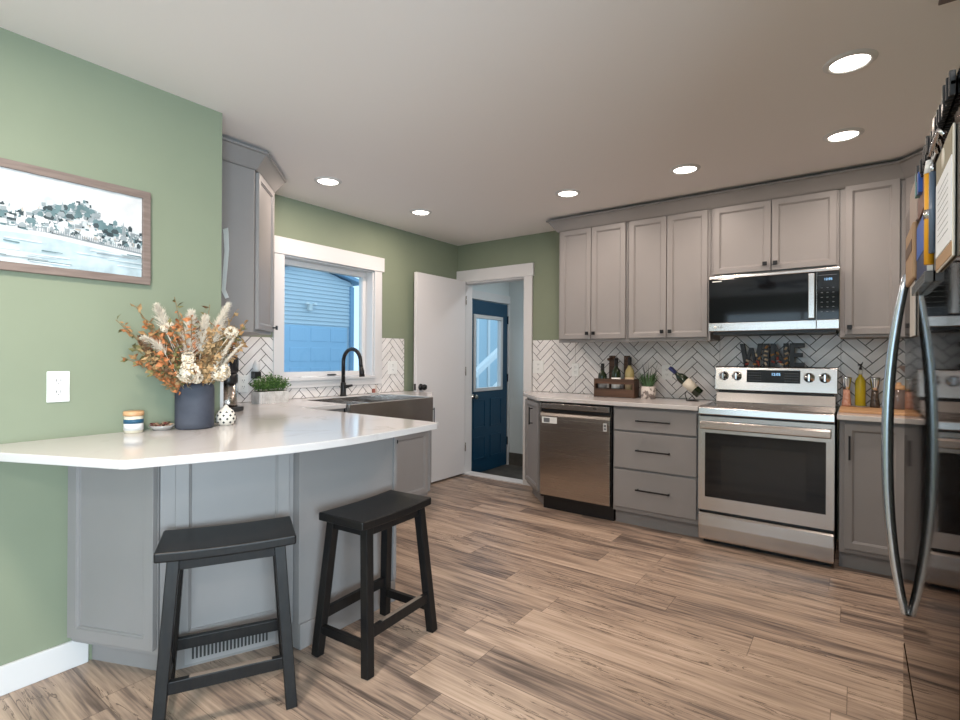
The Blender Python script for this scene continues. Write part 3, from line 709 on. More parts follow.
MB().box(0.650, 0.745, -0.0328, -0.0322, 0.350, 0.353).build('panel_line', 'print', t)
lgo = MB().lathe([(0, -0.0346), (0.010, -0.0346), (0.010, -0.0338)], (0.045, 0, 0.042), 20, 'y'); lgo.build('brand_badge', 'plastic_white', t)
text('brand_letters', 'LG', 0.024, 'print', t, (0.078, -0.0345, 0.042), (1, 0, 0), (0, 0, 1))
MB().box(0.025, 0.085, -0.0326, -0.0321, mh-0.040, mh-0.033).build('top_mark', 'plastic_white', t)

# ---- worktops
cpoly = [(XL+0.001, 0.352), (-1.852, 0.637), (-1.838, 0.648), (-1.815, 0.700), (-1.762, 0.830), (-1.708, 0.975), (-1.672, 1.110), (-1.650, 1.235), (-1.640, 1.350), (-1.640, 1.480), (-1.646, 1.630), (-1.655, 1.780), (-1.668, 1.930), (-1.682, 1.960),
         (-2.830, 1.975), (-2.830, 2.325), (-3.345, 2.325), (-3.345, 3.188), (-2.830, 3.188), (-2.845, 3.235), (-3.13, 3.55), (XW+0.010, 3.55), (XW+0.010, 1.311), (XL-0.012, 1.311), (XL+0.005, 1.300)]
tag(MB().prism(cpoly, CB, CT).build('countertop', 'quartz', bevel=0.003), 'white quartz worktop of the peninsula and window wall, holding the sink', 'countertop')
cp1 = [(RX0-0.006, BY-0.045), (RX0-0.006, YB-0.010), (-2.537, YB-0.010), (-2.537, 4.18), (-2.485, 4.08), (-2.130, BY-0.045+0.02), (-2.085, BY-0.045)]
tag(MB().prism(cp1, CB, CT).build('countertop', 'quartz', bevel=0.003), 'white quartz worktop above the dishwasher and drawers', 'countertop')
cp2 = [(RX1+0.006, BY-0.045), (RX1+0.006, YB-0.010), (0.898, YB-0.010), (0.898, 3.16), (0.330, 3.16), (0.330, BY-0.13), (0.245, BY-0.045)]
tag(MB().prism(cp2, CB, CT).build('countertop', 'quartz', bevel=0.003), 'white quartz worktop right of the range', 'countertop')

# ---- peninsula cabinets
pA, pB, pC, pD = (-2.524, 0.705), (-2.140, 0.866), (-1.948, 1.318), (-1.910, 1.322)
def faceunit(name, label, p0, p1, poly, group, x0, x1, zd0, toe_in, vent=False):
    ang = math.atan2(p1[1]-p0[1], p1[0]-p0[0]); c_, s_ = math.cos(-ang), math.sin(-ang)
    lc = lambda p: ((p[0]-p0[0])*c_-(p[1]-p0[1])*s_, (p[0]-p0[0])*s_+(p[1]-p0[1])*c_)
    t = thing(name, label, 'cabinet', (p0[0], p0[1], 0), ang, group)
    MB().prism([lc(p) for p in poly], 0.105, CB-0.001).build('body', 'cab', t, bevel=0.001)
    L_ = math.hypot(p1[0]-p0[0], p1[1]-p0[1])
    return t, lc, L_
t, lc, L1 = faceunit('base_cabinet', 'angled grey peninsula cabinet joining the green wall, left of the left stool', pA, pB, [pA, pB, (-2.405, 1.316), (-2.524, 1.316)], 'grey cabinets of the peninsula', 0, 0, 0, 0)
bm_obj(shaker(0.004, L1-0.004, 0.130, CB-0.004, -0.001, rail=0.06), 'door', 'cab', t)
tk = [lc(p) for p in ((-2.524, 0.775), (-2.190, 0.915), (-2.425, 1.318), (-2.524, 1.318))]
MB().prism(tk, 0, 0.105).build('toe_kick', 'cab', t)
t, lc, L2 = faceunit('base_cabinet', 'grey peninsula cabinet behind the left stool, with a floor vent in its toe kick', pB, pC, [(-2.138, 0.871), pC, (-2.392, 1.318)], 'grey cabinets of the peninsula', 0, 0, 0, 0)
bm_obj(shaker(0.055, L2-0.02, 0.130, CB-0.004, -0.001, rail=0.065), 'door', 'cab', t)
tk = [lc(p) for p in ((-2.183, 0.922), (-2.008, 1.318), (-2.40, 1.318))]
MB().prism(tk, 0, 0.105).build('toe_kick', 'cab', t)
q0 = lc((-2.185, 0.918)); q1 = lc((-2.008, 1.318))
# floor vent grille, lies on toe kick plane (world frame)
angv = math.atan2(1.318-0.918, -2.008+2.185)
v = thing('vent_grille', 'white slotted heating vent set in the peninsula toe kick', 'vent', (-2.185, 0.918, 0), angv)
MB().box(0.06, 0.40, -0.005, -0.0005, 0.012, 0.095).build('frame', mat('vent_grey', (0.33, 0.32, 0.315), 0.5), v, bevel=0.001)
s = MB()
for i in range(21): s.box(0.085+i*0.0138, 0.0925+i*0.0138, -0.0062, -0.0045, 0.030, 0.080)
s.build('slot', 'slot', v)
# end block with flat panel
t = thing('base_cabinet', 'peninsula end cabinet with a smooth flat grey panel behind the right stool', 'cabinet', (-2.40, 1.32, 0), 0, 'grey cabinets of the peninsula')
MB().box(-0.30, 0.478, 0.0, 0.56, 0.0, CB-0.001).build('body', 'cab', t)
MB().box(0.478, 0.492, 0.0, 0.562, 0.0, CB-0.001).build('end_panel', 'cab', t, bevel=0.001)
MB().box(0.492, 0.502, 0.0, 0.56, 0.0, 0.108).build('base_strip', 'cab', t, bevel=0.002)
MB().box(0.4925, 0.502, 0.545, 0.565, 0.108, CB-0.001).build('corner_strip', 'cab', t, bevel=0.002)
# hidden corner base behind
t = thing('base_cabinet', 'grey base cabinet in the corner below the herb planter, mostly hidden', 'cabinet', (XW, 1.32, 0))
MB().box(0.011, 0.765, 0.0, 0.56, 0.0, CB-0.001).box(0.011, 0.615, 0.56, 1.003, 0.0, CB-0.001).build('body', 'cab', t)
# sink base
t = thing('base_cabinet', 'grey sink base cabinet under the apron sink', 'cabinet', (-2.855, 2.325, 0), PI/2)
# local x -> +Y world, local -y -> +X world
MB().box(0.001, 0.862, 0.0, 0.60, 0.105, 0.655).build('body', 'cab', t, bevel=0.001)
MB().box(0.001, 0.862, 0.055, 0.60, 0.0, 0.105).build('toe_kick', 'cab', t)
for a, b_ in ((0.012, 0.428), (0.434, 0.850)):
    dd = bm_obj(shaker(a, b_, 0.135, 0.640, -0.0015), 'door', 'cab', t)
    knob(dd, 0.40 if a < 0.1 else 0.462, -0.0215, 0.60)
# diagonal end cabinet
e0, e1 = (-2.858, 3.190), (-3.125, 3.510)
angd = math.atan2(e1[1]-e0[1], e1[0]-e0[0])
t = thing('base_cabinet', 'narrow angled grey end cabinet beyond the sink, against the open white door', 'cabinet', (e0[0], e0[1], 0), angd)
c_, s_ = math.cos(-angd), math.sin(-angd); lc = lambda p: ((p[0]-e0[0])*c_-(p[1]-e0[1])*s_, (p[0]-e0[0])*s_+(p[1]-e0[1])*c_)
MB().prism([lc(p) for p in (e0, e1, (XW+0.011, 3.51), (XW+0.011, 3.19))], 0.105, CB-0.001).build('body', 'cab', t, bevel=0.001)
MB().prism([lc(p) for p in ((-2.92, 3.19), (-3.15, 3.46), (XW+0.011, 3.46), (XW+0.011, 3.19))], 0, 0.105).build('toe_kick', 'cab', t)
Ld = math.hypot(e1[0]-e0[0], e1[1]-e0[1])
dd = bm_obj(shaker(0.01, Ld-0.01, 0.135, 0.868, -0.0015, rail=0.05), 'door', 'cab', t); pull(dd, (0.055, 0.66), (0.055, 0.82), -0.0215)

# ---- sink
t = thing('apron_sink', 'stainless apron-front double-bowl sink under the window', 'sink', (-2.815, 2.756, 0), PI/2)
# local x along wall, local y away from room; front at y=0
hw = 0.4275; D = 0.525
b = MB(); zt = CT-0.006; zb = 0.665
b.box(-hw, hw, -0.022, -0.002, zb, CT-0.004)
b.build('apron', 'sink', t, bevel=0.004)
b = MB()
b.box(-hw, hw, 0.0, 0.012, zb+0.02, zt).box(-hw, hw, D-0.012, D, zb+0.02, zt).box(-hw, -hw+0.012, 0.012, D-0.012, zb+0.02, zt).box(hw-0.012, hw, 0.012, D-0.012, zb+0.02, zt)
b.box(-hw, hw, 0, D, zb+0.005, zb+0.02)
b.build('basin', 'sink', t, bevel=0.002)
MB().box(-0.008, 0.008, 0.012, D-0.012, zb+0.02, zt-0.03).build('bowl_divider', 'sink', t, bevel=0.003)
for sx in (-0.21, 0.21): MB().lathe([(0, 0.003), (0.03, 0.001), (0.045, 0.004), (0.045, 0.0)], (sx, D/2, zb+0.021), 24).build('drain', 'chrome', t)

# ---- faucet
t = thing('faucet', 'black gooseneck faucet behind the sink', 'faucet', (-3.395, 2.755, CT), 0)
MB().lathe([(0, 0), (0.030, 0), (0.030, 0.008), (0.024, 0.014), (0.022, 0.05), (0.021, 0.105), (0.016, 0.115), (0, 0.115)], n=24).build('base', 'black', t)
pts = [(0, 0, 0.10), (0, 0, 0.28)]+[(0.105-0.105*math.cos(a), 0, 0.28+0.105*math.sin(a)) for a in [PI*i/14 for i in range(1, 14)]]+[(0.212, 0, 0.265), (0.218, 0, 0.23)]
MB().tube(pts, 0.0155, 14).build('spout', 'black', t)
MB().tube([(0.216, 0, 0.245), (0.224, 0, 0.20), (0.228, 0, 0.165)], [0.016, 0.021, 0.022], 16).build('spray_head', 'black', t)
MB().tube([(0, 0.015, 0.075), (0, 0.045, 0.078), (0.01, 0.085, 0.085)], [0.017, 0.013, 0.009], 12).build('lever', 'black', t)

# ---- refrigerator
FX, FY0, FY1, FZ = 0.105, 0.862, 1.79, 1.63
t = thing('refrigerator', 'glossy black stainless refrigerator with a long curved handle at the right edge', 'refrigerator', (FX, FY0, 0)); fl = FY1-FY0
MB().box(0.065, 0.74, 0.005, fl-0.005, 0.03, FZ-0.01).build('body', mat('fridge_case', (0.03, 0.03, 0.03), 0.4), t, bevel=0.004)
MB().box(0.0, 0.06, 0.0, fl, 0.50, FZ).build('door', 'fridge', t, bevel=0.006, seg=3)
MB().box(0.0, 0.06, 0.0, fl, 0.05, 0.492).build('freezer_drawer', 'fridge', t, bevel=0.006, seg=3)
MB().box(0.03, 0.70, 0.02, fl-0.02, 0.0, 0.05).build('base_grille', 'blackp', t)
hy = 1.635-FY0; z0, z1 = 0.628, 1.452; hp = []; N_ = 22
for i in range(N_+1):
    u = i/N_; zz = z0+(z1-z0)*u; bul = 0.036*(1-abs(2*u-1)**2.3)
    hp.append((-0.006-bul, hy, zz))
MB().tube([(0.002, hy, z0-0.0)]+hp+[(0.002, hy, z1)], [0.008]+[0.009+0.0035*math.sin(PI*i/N_) for i in range(N_+1)]+[0.008], 14).build('handle', 'handle_steel', t)

# ---- recessed lights
LABS = {(-2.913, 2.225): 'recessed ceiling light nearest the corner cabinet, over the sink side', (-2.908, 3.146): 'recessed ceiling light over the open white door, farthest left back', (-1.696, 3.395): 'recessed ceiling light left of the back cabinets, above the dishwasher',
        (-0.878, 3.386): 'recessed ceiling light in front of the crown left of the microwave', (-0.062, 3.354): 'recessed ceiling light nearest the right end of the upper cabinets', (-0.027, 2.543): 'largest recessed ceiling light in view, nearest the camera'}
proto = None
for i, ((x, y), lab) in enumerate(LABS.items()):
    if proto is None:
        t = proto = thing('recessed_light', lab, 'ceiling light', (x, y, H), 0, 'recessed ceiling lights')
        MB().lathe([(0.066, -0.002), (0.070, -0.010), (0.085, -0.006), (0.092, 0.0)], n=36).build('trim_ring', 'white', t)
        MB().lathe([(0, -0.0035), (0.068, -0.0035), (0.069, 0.0)], n=36).build('lens', 'lens', t)
    else:
        dup(proto, (x, y, H), 0, lab)
    area('recessed_lamp', (x, y, H-0.015), (0, 0, 0), 0.13, 0.13, 7.5, (1.0, 0.83, 0.72), 'DISK', PI)
# unseen warm fill lights added over the dining side to brighten the room
for x, y in ((-1.4, 0.2), (0.9, -1.0)): area('dining_fill', (x, y, H-0.02), (0, 0, 0), 0.3, 0.3, 34, (1.0, 0.88, 0.78), 'DISK')
area('hall_lamp', (-2.6, 5.0, H-0.02), (0, 0, 0), 0.25, 0.25, 7, (0.85, 0.93, 1.0), 'DISK')

# ceiling vent corner at top right
t = thing('ceiling_vent', 'brownish ceiling vent corner at the top right edge of the photo', 'vent', (0.36, 2.16, H))
MB().box(-0.145, 0.145, -0.13, 0.13, -0.012, -0.0005).build('frame', mat('brown_vent', (0.16, 0.12, 0.11), 0.5), t, bevel=0.003)
s = MB()
for i in range(8): s.box(-0.12, 0.12, -0.105+i*0.028, -0.098+i*0.028, -0.0135, -0.011)
s.build('slat', 'slot', t)

# ceiling fan behind the camera (seen mirrored in the microwave glass)
t = thing('ceiling_fan', 'dark ceiling fan of the dining area, mirrored in the microwave door', 'ceiling fan', (-1.0, -0.35, H))
MB().lathe([(0, 0), (0.07, 0), (0.06, -0.05), (0.015, -0.06), (0.015, -0.12), (0.10, -0.14), (0.12, -0.19), (0.09, -0.23), (0, -0.24)], n=24).build('motor', 'blackp', t)
for k_ in range(5):
    b = MB().box(0.10, 0.62, -0.06, 0.06, -0.178, -0.170); b.xform(Matrix.Rotation(2*PI*k_/5+0.3, 4, 'Z') @ Matrix.Rotation(0.12, 4, 'X')); b.build('blade', 'blackp', t)

#DETAILS
# ================================================================== STOOLS
def stool(label, loc, rz):
    t = thing('bar_stool', label, 'stool', loc, rz, 'black saddle-seat stools at the peninsula')
    SX, SY, SH = 0.126, 0.220, 0.606   # half depth, half length, seat top
    n = 12; top = []; bot = []
    s = MB(); vs = []; fs = []
    for i in range(n+1):
        y = -SY+2*SY*i/n; zt_ = SH-0.010+0.006*(abs(y)/SY)**2
        for x in (-SX, SX): vs.append((x, y, zt_))
    for i in range(n+1):
        y = -SY+2*SY*i/n; zt_ = SH-0.044+0.006*(abs(y)/SY)**2
        for x in (-SX, SX): vs.append((x, y, zt_))
    o_ = 2*(n+1)
    for i in range(n):
        a = 2*i
        fs += [(a, a+1, a+3, a+2), (o_+a, o_+a+2, o_+a+3, o_+a+1), (a, a+2, o_+a+2, o_+a), (a+1, o_+a+1, o_+a+3, a+3)]
    fs += [(0, o_, o_+1, 1), (2*n, 2*n+1, o_+2*n+1, o_+2*n)]
    s.add(vs, fs); s.build('seat', 'stool', t, bevel=0.006, seg=3)
    tops = {}; 
    def lp(sx, sy, z):  # centre of a leg at height z
        u = 1-z/0.572
        return Vector((sx*(0.095+0.048*u), sy*(0.165+0.040*u), z))
    for sx in (-1, 1):
        for sy in (-1, 1):
            l = MB().beam(lp(sx, sy, 0.0), lp(sx, sy, 0.570), 0.038, 0.038, (1, 0, 0)).build('leg', 'stool', t, bevel=0.003)
    for sx in (-1, 1):
        MB().beam(lp(sx, -1, 0.55), lp(sx, 1, 0.55), 0.022, 0.040, (1, 0, 0)).build('apron', 'stool', t, bevel=0.002)
    for sy in (-1, 1):
        MB().beam(lp(-1, sy, 0.55), lp(1, sy, 0.55), 0.022, 0.040, (0, 1, 0)).build('apron', 'stool', t, bevel=0.002)
    for sx, z in ((1, 0.158), (-1, 0.170)):
        st_ = MB().beam(lp(sx, -1, z), lp(sx, 1, z), 0.022, 0.042, (1, 0, 0)).build('footrest' if sx > 0 else 'stretcher', 'stool', t, bevel=0.002)
        if sx > 0:
            a, b = lp(sx, -0.78, z+0.0215), lp(sx, 0.70, z+0.0215); a.y, b.y = -0.115, 0.14
            MB().beam(a, b, 0.018, 0.0015, (1, 0, 0)).build('worn_edge', wornm, st_)
    for sy in (-1, 1):
        MB().beam(lp(-1, sy, 0.112), lp(1, sy, 0.112), 0.022, 0.036, (0, 1, 0)).build('stretcher', 'stool', t, bevel=0.002)
    return t
wornm = mat('worn_paint_edge', (0.20, 0.16, 0.13), 0.4)
stool('black saddle-seat bar stool nearest the camera, in front of the floor vent', (-1.846, 0.984, 0), math.radians(-29))
stool('black saddle-seat bar stool with a worn footrest, at the flat end panel of the peninsula', (-1.685, 1.560, 0), math.radians(4))

# ================================================================== PICTURE AND OUTLETS
t = thing('framed_picture', 'wide framed grey watercolour of a riverside town on the green wall', 'picture', (XL, 0.60, 1.555))
PH, PY0, PY1 = 0.405, -0.42, 0.375
f = MB()
for q in ((PY0, PY1, 0, 0.030), (PY0, PY1, PH-0.030, PH), (PY0, PY0+0.030, 0.03, PH-0.03), (PY1-0.030, PY1, 0.03, PH-0.03)): f.box(0.002, 0.024, *q)
f.build('frame', 'frame_wood', t, bevel=0.002)
def pic_mats():
    cols = {'paper': (0.56, 0.56, 0.56), 'wash': (0.45, 0.50, 0.52), 'pale': (0.58, 0.62, 0.64), 'ink': (0.035, 0.05, 0.055), 'teal': (0.10, 0.16, 0.17), 'grey': (0.22, 0.25, 0.26), 'water': (0.36, 0.44, 0.47), 'warm': (0.40, 0.36, 0.32)}
    return [noisy(mat('watercolour_'+k, c, 0.75, spec=0.2), tuple(min(.66, v*1.3+0.02) for v in c), 18, detail=6) for k, c in cols.items()], list(cols)
pm, pk = pic_mats()
pic = MB(); rnd = random.Random(5); lay = [0.0100]
ix0, ix1, iz0, iz1 = PY0+0.028, PY1-0.028, 0.028, PH-0.028; PWd, PHt = ix1-ix0, iz1-iz0
def patch(mat_, pts):   # pts in 0..1 picture coordinates, u right, v up
    pic.slot(pk.index(mat_)); lay[0] += 0.0000045
    q = [(lay[0], ix0+min(1, max(0, u))*PWd, iz0+min(1, max(0, v))*PHt) for u, v in pts]
    pic.add(q, [tuple(range(len(q)))])
patch('paper', [(0, 0), (1, 0), (1, 1), (0, 1)])
patch('pale', [(0, .56), (.10, .72), (.22, .80), (.36, .70), (.5, .58), (.62, .50), (.62, .42), (0, .42)])
patch('wash', [(0.2, .52), (.42, .62), (.50, .76), (.56, .80), (.62, .70), (.70, .60), (.70, .40), (0.2, .40)])
patch('pale', [(.7, .5), (.8, .62), (.88, .60), (1, .55), (1, .45), (.7, .45)])
patch('water', [(0, 0), (1, 0), (1, .25), (.8, .30), (.5, .34), (0, .30)])
patch('wash', [(0.0, .0), (.6, 0), (.5, .14), (0, .2)])
patch('paper', [(0, .28), (.45, .36), (1, .24), (1, .29), (.45, .41), (0, .34)])
patch('grey', [(.45, .41), (1, .29), (1, .31), (.45, .43)])
def hill(u): return .53+.26*math.exp(-((u-.68)/.14)**2)+.05*math.exp(-((u-.3)/.1)**2)+.03*math.sin(u*37)
for i in range(1100):
    u = rnd.uniform(0, 1); top = hill(u)+rnd.uniform(-.02, .03); v = rnd.uniform(.38-.08*max(0, u-.5), top)
    w_, h_ = rnd.uniform(.008, .030), rnd.uniform(.012, .055); k = rnd.choice(['ink', 'teal', 'grey', 'paper', 'paper', 'teal', 'wash', 'ink', 'grey', 'paper', 'warm' if rnd.random() < .3 else 'pale'])
    if k in ('ink', 'teal') and rnd.random() < .6: h_ *= .5
    j = rnd.uniform(-.006, .006)
    pts = [(u-w_/2, v), (u+w_/2, v+j), (u+w_/2, v+h_+j)]
    if rnd.random() < .35: pts.append((u, v+h_+.022))
    pts.append((u-w_/2, v+h_)); patch(k, pts)
for i in range(46):      # arcade of the quay
    u = .52+i*.0103; v = .43-(u-.52)*.17
    patch('grey', [(u, v-.045), (u+.004, v-.045), (u+.004, v+.01), (u, v+.01)])
for i in range(60):      # dark tree masses and roofs
    u = rnd.gauss(.72, .12); v = hill(u)*rnd.uniform(.78, .95); w_ = rnd.uniform(.02, .05)
    if 0 < u < .97: patch(rnd.choice(['ink', 'teal', 'teal', 'grey']), [(u-w_/2, v), (u-w_/4, v+.03), (u+w_/4, v+.035), (u+w_/2, v+.005), (u+w_/3, v-.025), (u-w_/3, v-.02)])
for u, v, h_ in ((.12, .5, .16), (.90, .5, .16), (.30, .55, .12), (.62, .66, .1), (.94, .42, .14)): patch('grey', [(u-.006, v), (u+.006, v), (u+.004, v+h_*.6), (u, v+h_), (u-.004, v+h_*.6)])
for i in range(24):      # reflections and ripples in the river
    u = rnd.uniform(0, .95); v = rnd.uniform(.04, .27); w_ = rnd.uniform(.05, .2)
    patch(rnd.choice(['wash', 'grey', 'pale', 'teal', 'paper']), [(u, v), (u+w_, v-.01*rnd.random()), (u+w_, v+.006), (u, v+.012)])
pic.slot(0)
pic.build('print', pm, t, fix=False)
MB().box(0.002, 0.0095, ix0-0.001, ix1+0.001, iz0-0.001, iz1+0.001).build('backing', 'plastic_white', t)

def outlet(label, loc, rz, wide=0.072, kind=None, name='wall_outlet'):
    """plate local: front -y"""
    t = thing(name, label, 'outlet', loc, rz)
    MB().box(-wide/2, wide/2, -0.006, -0.0003, -0.06, 0.06).build('plate', 'plastic_white', t, bevel=0.002)
    for z in (-0.022, 0.022):
        r_ = MB().box(-0.017, 0.017, -0.0085, -0.005, z-0.014, z+0.014).build('socket', 'plastic_white', t, bevel=0.002)
        MB().box(-0.008, -0.0055, -0.0090, -0.0083, z-0.002, z+0.008).box(0.0055, 0.008, -0.0090, -0.0083, z-0.002, z+0.008).box(-0.002, 0.002, -0.0090, -0.0083, z-0.010, z-0.006).build('slots', 'slot', r_)
    return t
outlet('white double outlet on the green wall, under the picture', (XL, 0.659, 1.122), PI/2)
zb_ = YB-0.0095
outlet('white outlet plate on the tiles nearest the doorway', (-2.465, zb_, 1.155), 0, 0.118)
outlet('white outlet plate on the tiles left of the bottle crate', (-2.077, zb_, 1.135), 0)
outlet('white outlet plate on the tiles left of the leaning wine bottle', (-1.255, zb_, 1.13), 0, 0.085)
outlet('white outlet plate on the small tiled strip right of the window', (XW+0.0095, 3.37, 1.145), PI/2, 0.118)
outlet('white outlet plate on the tiles left of the herb planter', (XW+0.0095, 1.935, 1.05), PI/2)

# ================================================================== PENINSULA ITEMS
t = thing('candle_jar', 'short glass candle jar with tan lid and blue-white label', 'candle', (-2.468, 0.900, CT), 0.5)
MB().lathe([(0, 0), (0.032, 0), (0.035, 0.004), (0.035, 0.068), (0.032, 0.072), (0, 0.072)], n=28).build('jar', mat('cream_candle_glass', (0.62, 0.57, 0.45), 0.15), t)
MB().lathe([(0.0353, 0.012), (0.0356, 0.012), (0.0356, 0.052), (0.0353, 0.052)], n=28).build('label_band', 'plastic_white', t)
MB().lathe([(0.0357, 0.040), (0.0360, 0.040), (0.0360, 0.058), (0.0357, 0.058)], n=28).build('blue_band', mat('navy_print', (0.02, 0.09, 0.16), 0.5), t)
MB().lathe([(0, 0.072), (0.037, 0.072), (0.038, 0.076), (0.038, 0.088), (0.035, 0.091), (0, 0.091)], n=28).build('lid', 'board', t)
t = thing('potpourri_dish', 'low clear dish of dried red-brown petals beside the candle', 'dish', (-2.462, 1.008, CT))
MB().lathe([(0, 0.003), (0.030, 0.003), (0.050, 0.022), (0.052, 0.022), (0.032, 0.0), (0, 0.0)], n=24).build('dish', mat('smoky_glass', (0.35, 0.33, 0.31), 0.1), t)
pet = MB(); rr = random.Random(3)
for i in range(70):
    a, r_ = rr.uniform(0, 2*PI), 0.04*math.sqrt(rr.random()); c = Vector((r_*math.cos(a), r_*math.sin(a), rr.uniform(0.012, 0.032)))
    u = Vector((rr.uniform(-1, 1), rr.uniform(-1, 1), rr.uniform(-.6, .6))).normalized()*0.010; v_ = u.cross(Vector((rr.uniform(-1, 1), rr.uniform(-1, 1), 1))).normalized()*0.006
    pet.slot(i % 2); pet.add([c-u, c+v_, c+u, c-v_], [(0, 1, 2, 3)])
pt = pet.build('dried_petals', [mat('red_petals', (0.18, 0.04, 0.035), 0.8), mat('tan_petals', (0.35, 0.22, 0.14), 0.8)], t, fix=False); pt['kind'] = 'stuff'

VX, VY = -2.415, 1.125
t = tag(MB().lathe([(0, 0), (0.070, 0), (0.078, 0.006), (0.079, 0.03), (0.079, 0.175), (0.076, 0.193), (0.062, 0.203), (0.048, 0.205), (0.043, 0.215), (0.046, 0.235), (0.042, 0.236), (0.037, 0.215), (0.040, 0.20), (0.065, 0.18), (0.068, 0.02), (0, 0.012)], n=40).build('vase', noisy(mat('slate_blue_stoneware', (0.034, 0.040, 0.058), 0.7), (0.062, 0.068, 0.088), 9, bump=0.2)), 'matte slate-blue stoneware vase holding the dried bouquet', 'vase')
t.location = (VX, VY, CT)
# dried bouquet
t = thing('dried_bouquet', 'autumn-toned bouquet of dried leaves, pampas and cream blooms in the blue vase', 'bouquet', (VX, VY, CT+0.2))
LEAF = [mat('rust_leaf', (0.46, 0.17, 0.06), 0.7), mat('tan_leaf', (0.42, 0.27, 0.13), 0.7), mat('olive_leaf', (0.17, 0.15, 0.055), 0.7), mat('gold_leaf', (0.40, 0.22, 0.09), 0.7), mat('brown_leaf', (0.15, 0.075, 0.035), 0.7)]
STEM = mat('dried_stem', (0.22, 0.15, 0.07), 0.8); PAM = mat('pampas_cream', (0.72, 0.64, 0.53), 0.9); BLO = mat('cream_bloom', (0.80, 0.70, 0.56), 0.8); BLC = mat('tan_bloom', (0.50, 0.36, 0.20), 0.8)  # the darker tan bloom colour goes to random petals
rb = random.Random(11)
def curve(a, b, bend, n=8):
    a, b = Vector(a), Vector(b); return [a.lerp(b, i/n)+Vector(bend)*math.sin(PI*i/n) for i in range(n+1)]
def spray(end, mi, nleaf=26, ls=0.030):
    pts = curve((rb.uniform(-.012, .012), rb.uniform(-.012, .012), -0.12), end, (0, 0, rb.uniform(0, .05)), 10)
    s = MB(); s.tube(pts, 0.0016, 5)
    so = s
    for i in range(nleaf):
        f_ = 0.38+0.62*(i+rb.random())/nleaf; k = min(9, int(f_*10)); p = pts[k].lerp(pts[k+1], f_*10-k)
        d_ = Vector((rb.uniform(-1, 1), rb.uniform(-1, 1), rb.uniform(-.5, 1))).normalized(); L_ = ls*rb.uniform(.7, 1.4)
        n_ = d_.cross(Vector((rb.uniform(-1, 1), rb.uniform(-1, 1), rb.uniform(-1, 1)))).normalized(); b_ = d_.cross(n_)*L_*rb.uniform(.2, .34)
        q0, q1, q2 = p, p+d_*L_*.5+n_*L_*.10, p+d_*L_
        if q2.x < -0.098: continue
        s.slot(1 if rb.random() < .8 else 2); s.add([q0, q1+b_, q2, q1-b_, q1+n_*L_*.08], [(0, 1, 4), (1, 2, 4), (2, 3, 4), (3, 0, 4)]); s.slot(0)
    s.build('leaf_spray', [STEM, LEAF[mi], LEAF[(mi+2) % 5]], t, fix=False)
ends = []
for k in range(84):
    y = -0.26+0.48*((k*0.618) % 1.0); x = rb.uniform(-0.06, 0.13)
    zmax = 0.31-0.9*(y*y) ; z = rb.uniform(0.05, zmax)
    if y > 0.10: z = max(z, 0.19); x = min(x, 0.05)
    spray((x, y, z), rb.choice([0, 0, 1, 3, 3, 4, 2]) if y < -0.02 else rb.choice([1, 1, 2, 3, 4]), 30, 0.028)
for e in ((0.0, -0.31, 0.27), (0.02, -0.30, 0.26), (0.03, -0.30, 0.12), (0.0, -0.24, 0.33), (-0.02, -0.08, 0.385), (0.0, 0.19, 0.34), (0.02, 0.24, 0.30), (0.05, 0.19, 0.25), (0.03, 0.05, 0.36)):
    spray(e, rb.choice([1, 2, 3, 0]), 16, 0.028)
def plume(a, b, r_=0.022, n=520, bend=(0, 0, 0.01)):
    s = MB(); pts = curve(a, b, bend, 10); s.tube([Vector((0, 0, -0.1))]+pts[:1]+pts, 0.0012, 4)
    for i in range(n):
        f_ = rb.random()**.8; k = min(9, int(f_*10)); p = pts[k].lerp(pts[k+1], f_*10-k); ax_ = (pts[k+1]-pts[k]).normalized()
        d_ = (Vector((rb.uniform(-1, 1), rb.uniform(-1, 1), rb.uniform(-1, 1))).normalized()*0.75+ax_*1.1).normalized()
        L_ = r_*rb.uniform(.8, 1.6)*(1.15-.75*f_); w_ = d_.cross(Vector((rb.uniform(-1, 1), rb.uniform(-1, 1), 1))).normalized()*0.0017
        if (p+d_*L_).x < -0.105: continue
        s.add([p-w_, p+w_, p+d_*L_+Vector((0, 0, -L_*.15))], [(0, 1, 2)])
    s.build('pampas_plume', PAM, t, fix=False)
plume((0.03, -0.13, 0.22), (0.03, -0.17, 0.335), 0.042, 800); plume((0.06, -0.06, 0.10), (0.05, -0.04, 0.315), 0.055, 1300); plume((0.05, 0.0, 0.14), (0.03, 0.03, 0.30), 0.048, 1100)
plume((0.05, 0.05, 0.18), (0.0, 0.15, 0.37), 0.045, 1200); plume((0.09, -0.16, 0.13), (0.08, -0.24, 0.20), 0.034, 600); plume((0.10, 0.03, 0.05), (0.10, 0.12, 0.20), 0.024, 800); plume((0.10, 0.05, 0.05), (0.09, 0.17, 0.18), 0.020, 600)
